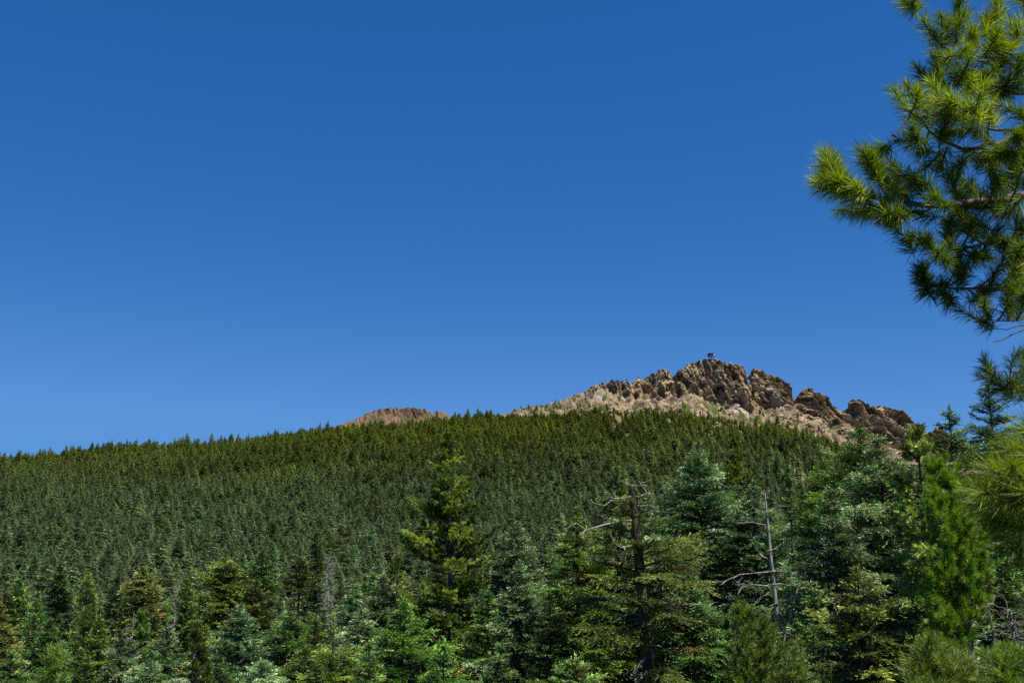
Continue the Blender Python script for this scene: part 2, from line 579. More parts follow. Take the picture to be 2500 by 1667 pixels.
PALE = [(1885, 985, 12, 16), (1892, 998, 5, 5), (2000, 1020, 12, 9), (1795, 1005, 14, 5), (1812, 1018, 16, 5), (1760, 962, 8, 8), (1870, 960, 8, 10), (2080, 1045, 10, 8), (1915, 955, 10, 9),
        (1640, 978, 20, 5), (1600, 1010, 26, 5), (1460, 975, 14, 4), (2125, 1025, 14, 8), (1960, 965, 7, 6), (1905, 1000, 9, 8)]


def lines(kn):
    k = np.array(kn, float)
    return ray(k[:, 0], k[:, 1])


def crag(name, label, crest, cliff, ribs, grass, pale, pxr, nu, Ycrest, Ybase_fn, tbase_fn, tone, rows, seed, tex=1.0):
    cu, ct = lines(crest)
    bu, bt = lines(cliff)
    u0, u1 = float(ray(pxr[0], 1000)[0]), float(ray(pxr[1], 1000)[0])
    u = np.linspace(u0, u1, nu)
    Tc = np.interp(u, cu, ct)
    Tb = np.minimum(np.interp(u, bu, bt), Tc - 0.0008)
    wob = fbm(u * 14, u * 0 + 0.3, seed, 3)
    Yc = Ycrest + 90 * wob
    cliff_h = (Tc - Tb) * Yc
    Ycb = Yc - 8 - cliff_h * 0.45
    Yb, tb = Ybase_fn(u), tbase_fn(u)
    zb, zcb, zc = tb * Yb, Tb * Ycb, Tc * Yc
    n1, n2, n3 = rows
    s1 = np.linspace(0, 1, n1, endpoint=False)
    s2 = np.linspace(0, 1, n2, endpoint=False)
    s3 = np.linspace(0, 1, n3)

    def lerp(a, b, s):
        return a[None] + (b - a)[None] * s[:, None]
    # the slope is a straight line in the picture as well, so it stays in view
    Yt = lerp(Yb, Ycb, s1)
    Tt = tb[None] + (Tb - tb)[None] * (s1[:, None] ** 0.85)
    Y = np.concatenate([Yt, lerp(Ycb, Yc, s2), lerp(Yc, Yc + 330, s3)])
    Z = np.concatenate([Tt * Yt, lerp(zcb, zc, s2), lerp(zc, zc - 300, s3 ** 1.15)])
    U = np.broadcast_to(u, Y.shape).copy()
    X = U * Y
    px, py = project(X, Y, Z)
    cf = np.concatenate([np.broadcast_to((np.clip((s1 - 0.86) / 0.14, 0, 1) ** 2)[:, None], Yt.shape), np.ones((n2, nu)), np.ones((n3, nu))])
    cf = cf * np.clip(cliff_h / 14, 0.12, 1)[None]
    ribd = np.zeros(Y.shape)
    for (x1, y1, x2, y2, w, a) in ribs:
        dx, dy = x2 - x1, y2 - y1
        q = px + 9 * fbm(px / 9, py / 9, seed + 5, 4)
        w_ = py + 9 * fbm(px / 11, py / 7, seed + 6, 4)
        t = np.clip(((q - x1) * dx + (w_ - y1) * dy) / (dx * dx + dy * dy), 0, 1)
        d = np.hypot(q - x1 - t * dx, w_ - y1 - t * dy)
        k = np.clip(1 - d / w, 0, 1)
        ribd = np.maximum(ribd, a * np.minimum(1, k * 1.7) * (0.55 + 0.45 * k))
        cf = np.maximum(cf, np.clip(k * 3, 0, 1))
    # broken outcrops lower down the slope, drawn out along the fall of the slabs
    oc = fbm((px + 0.9 * py) / 34, (py - 0.75 * px) / 15, seed + 15, 4) + 0.12 * np.clip((px - 1500) / 300, -1.2, 1)
    oc = np.clip((oc - 0.05) * 7, 0, 1) * np.concatenate([np.clip(s1 * 4 - 0.4, 0, 1), np.zeros(n2 + n3)])[:, None] * tex
    cf = np.maximum(cf, oc)
    ribd = np.maximum(ribd, 5 * oc)
    A, B = X, Z * 1.0 + 0.35 * (Y - Ycrest)
    steep = np.clip((px - 1815) / 60, 0, 1)[..., None]
    disp = np.zeros(Y.shape)
    idmix = np.zeros(Y.shape)
    crack = np.ones(Y.shape)
    for k, (l1, l2, amp) in enumerate(((110, 19, 11.0), (56, 8, 6.5), (24, 4, 3.2), (9, 2.4, 1.5), (3.6, 1.8, 0.7))):
        res = []
        for ang in (R(76), R(50)):
            wa = A + 5 * fbm(A / 40, B / 40, seed + 40 + k, 2)
            wb = B + 5 * fbm(A / 40, B / 40, seed + 60 + k, 2)
            al = wa * math.cos(ang) - wb * math.sin(ang)
            pe = wa * math.sin(ang) + wb * math.cos(ang)
            e, i, ox, oy = cells(al / l1, pe / l2, seed + k * 7)
            dd = (i - 0.5) * 1.7 + (i * 7.7 % 1 - 0.5) * ox * 1.2 + ((i * 3.3 % 1) * 2.2 - 0.7) * oy
            res.append((dd - 0.45 * np.clip(1 - e * 13, 0, 1), i, e))
        s_ = steep[..., 0]
        disp += amp * (res[0][0] * (1 - s_) + res[1][0] * s_)
        if k in (2, 3, 4):
            idmix += (res[0][1] * (1 - s_) + res[1][1] * s_) / 3
        crack = np.minimum(crack, np.clip((res[0][2] * (1 - s_) + res[1][2] * s_) * 5, 0, 1))
    for ang, wgt in ((R(80), 1 - steep[..., 0]), (R(52), steep[..., 0])):      # gullies between the ribs
        al = A * math.cos(ang) - B * math.sin(ang)
        pe = A * math.sin(ang) + B * math.cos(ang)
        disp += wgt * (9 * np.minimum(np.abs(fbm(al / 110, pe / 17, seed + 25, 4)) * 5, 1) - 6 + 3.2 * np.minimum(np.abs(fbm(al / 40, pe / 6, seed + 26, 3)) * 5, 1))
    disp += 1.3 * fbm(A / 5, B / 5, seed + 9, 5)
    e5, i5, ox5, oy5 = cells(X / 5.5, Y / 8 + Z / 6, seed + 90)
    e6, i6, ox6, oy6 = cells(X / 14 + 3, Y / 20 + Z / 14, seed + 91)
    boulder = 3.2 * np.clip(e5 * 2.2, 0, 1) * (i5 > 0.35) * (0.4 + i5) + 6.5 * np.clip(e6 * 2, 0, 1) * (i6 > 0.6)
    talus = boulder + 11 * fbm(X / 55, Y / 70, seed + 14, 5)
    fade_crest = np.ones(Y.shape)
    outw = disp * cf * tex + ribd
    Y2 = Y - 0.9 * outw
    fall = np.concatenate([np.ones(n1 + n2), np.linspace(1, 0.3, n3)])[:, None]
    Z2 = Z + 0.28 * disp * cf * tex * fall + 0.25 * ribd + talus * (1 - cf) * np.concatenate([np.clip(s1 * 8, 0, 1), np.ones(n2 + n3)])[:, None]
    X2 = X + 0.25 * disp * cf
    # hold the traced skyline: smooth correction per column, fine raggedness is left
    cor = Tc - (Z2 / Y2).max(0)
    k = 5
    cor = np.convolve(np.pad(cor, k, 'edge'), np.ones(2 * k + 1) / (2 * k + 1), 'valid')
    Z2 = Z2 + cor[None] * Y2 * np.concatenate([s1 ** 0.5, np.ones(n2 + n3)])[:, None]
    # colours of the stone, scree, lichen and grass
    n_a, n_b = fbm(A / 25, B / 25, seed + 21, 5), fbm(A / 6, B / 6, seed + 22, 4)
    dark, brown, tan, pink = (np.array(c) for c in tone)
    v = np.clip(idmix * 1.9 - 0.46 + n_a * 0.9 + n_b * 0.6, 0, 1)[..., None]
    rock = np.where(v < 0.5, dark + (brown - dark) * v * 2, brown + (tan - brown) * (v * 2 - 1))
    g = np.clip(0.5 + n_a * 1.6 + (i5 - 0.5) * 0.9 + n_b * 0.5, 0, 1)[..., None]
    scree = pink * (0.72 + 0.5 * g)
    dk = ((fbm(X / 30, Y / 40, seed + 33, 4) + (i6 - 0.5) * 0.5) > 0.06)[..., None]
    scree = np.where(dk, brown * (0.7 + 0.6 * g), scree)
    col = scree * (1 - cf[..., None]) + rock * cf[..., None]
    qx = px + 16 * fbm(px / 14, py / 8, seed + 50, 4)
    qy = py + 12 * fbm(px / 14, py / 8, seed + 51, 4)
    pm = np.zeros(Y.shape)
    for (x, y, a, b) in pale:
        pm = np.maximum(pm, 1 - ((qx - x) / a) ** 2 - ((qy - y - 0.35 * (qx - x)) / b) ** 2)
    pm = np.clip(pm * 2, 0, 1)[..., None] * 0.8
    col = col * (1 - pm) + np.array((0.27, 0.23, 0.19)) * (0.75 + 0.5 * g) * pm
    gm = np.full(Y.shape, -1.0)
    for (x, y, a, b) in grass:
        gm = np.maximum(gm, 1 - ((qx - x) / a) ** 2 - ((qy - y - 0.25 * (qx - x)) / b) ** 2)
    gm = np.maximum(gm, (fbm(X / 22, Y / 30, seed + 77, 4) - 0.03) * 3 * (cf < 0.5))
    gm = np.clip(gm * 4, 0, 1) * np.clip(1.25 - cf, 0, 1)
    gm = gm * (fbm(X / 4, Y / 6, seed + 78, 3) + 0.5 > 0.36)
    gcol = np.array((0.050, 0.066, 0.014)) * (0.7 + 0.6 * vnoise(X / 3, Y / 4, seed + 79))[..., None]
    gm = gm[..., None]
    col = col * (1 - gm) + gcol * gm
    V = np.stack([X2, Y2, Z2], -1).reshape(-1, 3)
    o = link(name, np_mesh(name, V, grid_faces(*Y.shape), color=col.reshape(-1, 3)), M['rock'])
    tag(o, label, kind='structure')
    return V.reshape(*Y.shape, 3), gm[..., 0]


TONE = ((0.054, 0.042, 0.030), (0.172, 0.130, 0.081), (0.37, 0.283, 0.175), (0.128, 0.097, 0.066))
MT, MG = crag('mountain', 'craggy brown rock peak with scree and grass above the forest', CREST, CLIFF, RIBS, GRASS, PALE, (1150, 2640), 1150, 1500,
          lambda u: np.interp(u, EU, EY) - 25,
          lambda u: ground_z(u * (np.interp(u, EU, EY) - 25), np.interp(u, EU, EY) - 25) / (np.interp(u, EU, EY) - 25) - 0.0015, TONE, (240, 170, 24), 11)
KCREST = [(700, 1075), (790, 1050), (824, 1040), (849, 1029), (872, 1022), (885, 1014), (897, 1007), (918, 1000), (950, 996), (977, 998), (991, 995), (1021, 997), (1044, 1002), (1055, 1009),
          (1069, 1003), (1083, 1007), (1101, 1014), (1120, 1022), (1180, 1040), (1260, 1060)]
KCLIFF = [(700, 1078), (849, 1033), (897, 1014), (930, 1012), (960, 1015), (1000, 1020), (1040, 1014), (1070, 1012), (1120, 1026), (1260, 1063)]
KT = ((0.04, 0.027, 0.017), (0.09, 0.060, 0.036), (0.155, 0.105, 0.062), (0.125, 0.084, 0.052))
crag('hill', 'low rounded brown rock knoll behind the wooded ridge', KCREST, KCLIFF, [], [(985, 1018, 6, 3), (965, 1022, 8, 3)], [], (690, 1270), 420, 1650,
     lambda u: np.full_like(u, 1420.0), lambda u: np.interp(u, EU, ET) - 0.02, KT, (110, 50, 14), 51, 0.6)


def rock_height(u, Y):
    """height of the mountain mesh near (u, Y) on its front side"""
    j = int(np.argmin(np.abs(MT[0, :, 0] / MT[0, :, 1] - u)))
    col = MT[:410, j]
    k = int(np.argmin(np.abs(col[:, 1] - Y)))
    return col[k]


# ------------------------------------------------------------------ conifers
def frames(d):
    d = d / (np.linalg.norm(d, axis=-1, keepdims=True) + 1e-9)
    ref = np.where(np.abs(d[..., 2:3]) > 0.92, np.array([1.0, 0, 0]), np.array([0, 0, 1.0]))
    s = np.cross(d, ref)
    s /= np.linalg.norm(s, axis=-1, keepdims=True) + 1e-9
    return d, s, np.cross(s, d)


def sprigs(P, D, Sd, Ln, Wd, droop=0.0, bend=None):
    """diamond leaf faces: base, two flanks, tip"""
    n = len(P)
    mid = P + D * (Ln * 0.45)[:, None]
    tip = P + D * Ln[:, None]
    tip[:, 2] -= droop * Ln
    V = np.stack([P, mid + Sd * Wd[:, None] * 0.5, tip, mid - Sd * Wd[:, None] * 0.5], 1).reshape(-1, 3)
    return V, np.arange(n * 4).reshape(n, 4)


def conifer(seed, H, slope, rcap, kind='fir', res=1.0, bare=0.12, lean=0.0, r0=None, dead=0.03, dens=1.0, ragged=0.25, gaps=0.0,
            top_bare=0.0, stub=False, limbs=None, droop=None, wood=True, toff=0.0):
    """returns (wood Geo, foliage Geo). slope = crown radius gained per metre below the tip, rcap = widest radius"""
    g = np.random.default_rng(seed)
    wood_g, leaf = Geo(), Geo()
    r0 = r0 or 0.011 * H + 0.05
    K = 12
    zz = np.linspace(0, 1, K)
    wob = np.cumsum(g.normal(0, 0.012 * H / K, (K, 2)), 0)
    trunk = np.zeros((1, K, 3))
    trunk[0, :, 0] = wob[:, 0] + lean * zz * H
    trunk[0, :, 1] = wob[:, 1]
    trunk[0, :, 2] = zz * H - 0.6 * (zz == 0)
    tr = r0 * ((1 - zz) ** 0.9 * 0.96 + 0.04)
    if stub:
        tr = r0 * (1 - 0.55 * zz)
    wood_g.add(*tubes(trunk, tr[None], 8), 0.5)

    def axis(h):
        return np.stack([np.interp(h, zz * H, trunk[0, :, 0]), np.interp(h, zz * H, trunk[0, :, 1]), h], -1)
    # whorls
    p = dict(fir=dict(step=0.31, per=5, a_top=36, a_bot=-14, drp=0.30, up=0.12), pine=dict(step=0.55, per=4, a_top=48, a_bot=-2, drp=0.22, up=0.20),
             olive=dict(step=0.32, per=5, a_top=35, a_bot=-8, drp=0.24, up=0.06))[kind if kind in ('fir', 'pine') else 'olive']
    step = p['step'] * (1 + 0.035 * H) / 1.5 / dens
    hs = []
    h = H * bare
    while h < H - 0.15:
        for _ in range(p['per']):
            hs.append(h + g.normal(0, 0.25 * step))
        h += step * g.uniform(0.7, 1.3) * (0.55 + 0.45 * min(1, (H - h) / (0.35 * H)))
    h = np.array(hs)
    h = h[(h > H * bare * 0.9) & (h < H - 0.05)]
    if gaps:
        keep = vnoise(h / (H * 0.06), h * 0 + seed * 1.7, seed) > gaps
        h = h[keep | (g.random(len(h)) < 0.25)]
    n = len(h)
    d = H - h
    ph = np.arange(n) * 2.399963 + g.normal(0, 0.35, n)
    prof = rcap * np.tanh(slope * d * np.clip(d / 3.0, 0.15, 1) ** 0.25 / rcap)
    low = np.clip((h - H * bare) / (0.18 * H), 0.35, 1) ** 0.5
    L = prof * low * np.clip(g.normal(1, ragged * (0.7 if kind == 'fir' else 1), n), 0.35, 1.5) + 0.12
    # each side of a crown bulges and thins on its own
    L *= 0.72 + 0.46 * vnoise(np.cos(ph) * 1.3 + h / (0.12 * H), np.sin(ph) * 1.3 + 5, seed + 3)
    t = np.clip(d / (0.75 * H), 0, 1)
    el = np.radians(p['a_top'] + (p['a_bot'] - p['a_top']) * t ** 0.6 + g.normal(0, 7, n))
    drp = (p['drp'] if droop is None else droop) * (0.4 + t)
    kb = 6
    s = np.linspace(0, 1, kb)[None]
    rad = L[:, None] * s * np.cos(el)[:, None]
    zz_ = L[:, None] * (np.sin(el)[:, None] * s - drp[:, None] * s ** 1.6 + p['up'] * s ** 3.2)
    phs = ph[:, None] + g.normal(0, 0.22, n)[:, None] * s ** 2
    base = axis(h)
    BP = np.stack([base[:, None, 0] + rad * np.cos(phs), base[:, None, 1] + rad * np.sin(phs), base[:, None, 2] + zz_], -1)
    if wood:
        br = (0.012 + 0.012 * L)[:, None] * (1 - 0.8 * s)
        wood_g.add(*tubes(BP, br, 4 if res < 1.5 else 3), 0.5)
    # branchlets
    sp = (0.085 if kind != 'pine' else 0.17) * res
    nb = np.maximum(2, (L * 0.85 / sp).astype(int))
    bi = np.repeat(np.arange(n), nb)
    off = np.arange(nb.sum()) - np.repeat(np.cumsum(nb) - nb, nb)
    sb = np.clip(0.22 + 0.78 * (off + g.random(len(bi))) / nb[bi], 0, 1)
    both = np.concatenate([bi, bi])
    sb = np.concatenate([sb, np.clip(sb + g.normal(0, 0.02, len(sb)), 0.1, 1)])
    side = np.concatenate([np.ones(len(bi)), -np.ones(len(bi))])
    bi = both
    fidx = sb * (kb - 1)
    i0 = np.minimum(fidx.astype(int), kb - 2)
    fr = (fidx - i0)[:, None]
    Q = BP[bi, i0] * (1 - fr) + BP[bi, i0 + 1] * fr
    tan = BP[bi, i0 + 1] - BP[bi, i0]
    tan, sv, uv = frames(tan)
    llen = L[bi] * (0.50 if kind != 'pine' else 0.34) * (1 - sb) ** 0.6 * np.clip(sb * 2.2, 0.3, 1) * np.clip(g.normal(1, 0.25, len(bi)), 0.3, 1.7) + 0.10 * res ** 0.5
    ang = np.radians(g.normal(52, 10, len(bi)))
    ld = tan * np.cos(ang)[:, None] + sv * (np.sin(ang) * side)[:, None] + uv * g.normal(-0.05 if kind != 'pine' else 0.12, 0.22, len(bi))[:, None]
    ld /= np.linalg.norm(ld, axis=1, keepdims=True)
    # branch-level tint: some boughs are dead, some paler
    bt = np.clip(0.45 + toff + g.normal(0, 0.19, n), 0.05, 0.95)
    isdead = g.random(n) < dead * 0.6
    # leaves
    if kind != 'pine':
        q = 0.036 * res
        nl = np.maximum(2, (llen / q).astype(int) + 1)
        li = np.repeat(np.arange(len(llen)), nl)
        lo = (np.arange(nl.sum()) - np.repeat(np.cumsum(nl) - nl, nl) + g.random(nl.sum()) * 0.8) / nl[li]
        P = Q[li] + ld[li] * (llen[li] * lo)[:, None]
        P[:, 2] -= 0.10 * llen[li] * lo ** 2
        P += g.normal(0, 0.018 * res, P.shape)
        dd, s2, u2 = frames(ld[li])
        a2 = np.radians(g.normal(0, 26, len(li)))
        D = dd * np.cos(a2)[:, None] + s2 * np.sin(a2)[:, None] + u2 * g.normal(0.08, 0.14, len(li))[:, None]
        D, s3, u3 = frames(D)
        roll = np.radians(g.normal(0, 26, len(li)))
        Sd = s3 * np.cos(roll)[:, None] + u3 * np.sin(roll)[:, None]
        Ln = g.uniform(0.10, 0.18, len(li)) * res
        Wd = g.uniform(0.024, 0.044, len(li)) * res
        tint = bt[bi[li]] + 0.26 * lo - 0.16 + g.normal(0, 0.14, len(li)) + 0.14 * (sb[li] - 0.6)  # new growth paler; also paints sunlit tips and shaded inner bough into tint
    else:
        q = 0.0065 * res
        llen = llen * 0.8 + 0.14
        nl = np.maximum(6, (llen / q).astype(int))
        li = np.repeat(np.arange(len(llen)), nl)
        lo = (np.arange(nl.sum()) - np.repeat(np.cumsum(nl) - nl, nl) + g.random(nl.sum())) / nl[li]
        lo = 0.12 + 0.88 * lo ** 0.8
        upc = 0.12 * llen[li] * lo ** 2
        P = Q[li] + ld[li] * (llen[li] * lo)[:, None]
        P[:, 2] += upc * 0.4
        dd = ld[li].copy()
        dd[:, 2] += 0.12 * lo
        dd, s2, u2 = frames(dd)
        az = g.uniform(0, 2 * math.pi, len(li))
        al = np.radians(g.normal(46, 14, len(li)) * (1.05 - 0.35 * lo))
        D = dd * np.cos(al)[:, None] + (s2 * np.cos(az)[:, None] + u2 * np.sin(az)[:, None]) * np.sin(al)[:, None]
        D, s3, u3 = frames(D)
        roll = g.uniform(0, math.pi, len(li))
        Sd = s3 * np.cos(roll)[:, None] + u3 * np.sin(roll)[:, None]
        Ln = g.uniform(0.12, 0.20, len(li)) * res ** 0.6
        Wd = g.uniform(0.022, 0.038, len(li)) * res
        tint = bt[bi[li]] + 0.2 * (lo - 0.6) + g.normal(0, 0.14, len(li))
    # older, darker-tinted sprays along the inner bough, added to block light inside the crown
    m = int(22 / max(1, res ** 0.7))
    ii = np.repeat(np.arange(n), m)
    s_in = g.uniform(0.05, 0.75, len(ii))
    f_ = s_in * (kb - 1)
    j0 = np.minimum(f_.astype(int), kb - 2)
    w_ = (f_ - j0)[:, None]
    Pi = BP[ii, j0] * (1 - w_) + BP[ii, j0 + 1] * w_
    Di, s4, u4 = frames(g.normal(0, 1, (len(ii), 3)) * np.array([1, 1, 0.5]) + (BP[ii, j0 + 1] - BP[ii, j0]) / (np.linalg.norm(BP[ii, j0 + 1] - BP[ii, j0], axis=1, keepdims=True) + 1e-6))
    sz = np.clip(L[ii] / 1.5, 0.35, 1.3)
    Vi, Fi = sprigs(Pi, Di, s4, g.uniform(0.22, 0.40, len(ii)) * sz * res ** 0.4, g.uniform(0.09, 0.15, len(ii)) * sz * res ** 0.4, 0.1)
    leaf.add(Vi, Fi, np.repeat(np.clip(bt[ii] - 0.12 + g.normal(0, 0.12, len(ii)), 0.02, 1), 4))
    tint = np.clip(tint, 0.02, 1)
    tint = np.where(isdead[bi[li]], -0.6 + 0.3 * g.random(len(li)), tint)
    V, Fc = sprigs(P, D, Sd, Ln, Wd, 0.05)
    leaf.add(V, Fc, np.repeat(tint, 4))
    # leader
    if not stub and top_bare < 0.5:
        m = 40
        hh = H - g.random(m) * 0.05 * H
        P = axis(hh)
        az = g.uniform(0, 6.283, m)
        D = np.stack([np.cos(az) * 0.7, np.sin(az) * 0.7, np.full(m, 0.75)], 1)
        D, s3, u3 = frames(D)
        V, Fc = sprigs(P, D, s3, np.full(m, 0.16) * max(1, res * 0.6), np.full(m, 0.05) * res)
        leaf.add(V, Fc, np.repeat(np.clip(g.normal(0.6, 0.1, m), 0, 1), 4))
    return wood_g, leaf


def wander(p0, d0, L, K, g, amp=0.25, grav=0.0):
    pts = [np.array(p0, float)]
    d = np.array(d0, float)
    d /= np.linalg.norm(d)
    for _ in range(K - 1):
        d = d + g.normal(0, amp, 3) + np.array([0, 0, grav])
        d /= np.linalg.norm(d)
        pts.append(pts[-1] + d * L / (K - 1))
    return np.array(pts)


def dead_limbs(seed, H, n, lmax, r, h0=0.1, h1=0.95, twigs=3, lean=0.0, grav=0.02):
    """bare silver limbs around a trunk"""
    g = np.random.default_rng(seed)
    A, Ra = [], []
    for i in range(n):
        h = H * g.uniform(h0, h1)
        ph = g.uniform(0, 6.283)
        L = lmax * g.uniform(0.35, 1) * (1 - 0.75 * (h / H) ** 2)
        b = wander((lean * h, 0, h), (math.cos(ph), math.sin(ph), g.uniform(-0.25, 0.2)), L, 7, g, 0.16, grav)
        A.append(b)
        Ra.append(r * g.uniform(0.6, 1.1) * (1 - 0.85 * np.linspace(0, 1, 7)))
        for _ in range(twigs):
            k = g.integers(2, 6)
            dd = b[k] - b[k - 1] + g.normal(0, 0.6, 3) * np.linalg.norm(b[k] - b[k - 1])
            A.append(wander(b[k], dd, L * g.uniform(0.2, 0.5), 7, g, 0.3, grav))
            Ra.append(r * 0.45 * (1 - 0.8 * np.linspace(0, 1, 7)))
    return np.array(A), np.array(Ra)


def cone_mesh(parts, L, rad):
    """hanging cones: closed spindles"""
    out = []
    for p in parts:
        G = Geo()
        out.append(G)
        s = np.linspace(0, 1, 6)
        P = np.array(p)[None, None] + np.stack([s * 0, s * 0, -s * L], -1)[None]
        G.add(*tubes(P, (rad * np.array([0.25, 0.85, 1, 0.85, 0.55, 0.08]))[None], 6))
    return out


TREES = []          # (object, px, py, half width px, species words, colour words)


def place_tree(name, label, cat, px, py, Y, wood, leaf, mats, H, extra=None, group=None, rz=0.0):
    u, t = ray(px, py)
    o = empty(name, (float(u) * Y, Y, float(t) * Y - H), rz)
    tag(o, label, cat, group)
    if wood is not None:
        link('trunk', wood.mesh('trunk', True), mats[0], o)
    if leaf is not None:
        link('crown', leaf.mesh('crown'), mats[1], o)
    for (nm, G, m) in (extra or []):
        link(nm, G.mesh(nm, True), m, o)
    return o


def tree_height(px, py, Y):
    u, t = ray(px, py)
    return float(t) * Y - float(ground_z(float(u) * Y, Y)) + 0.3


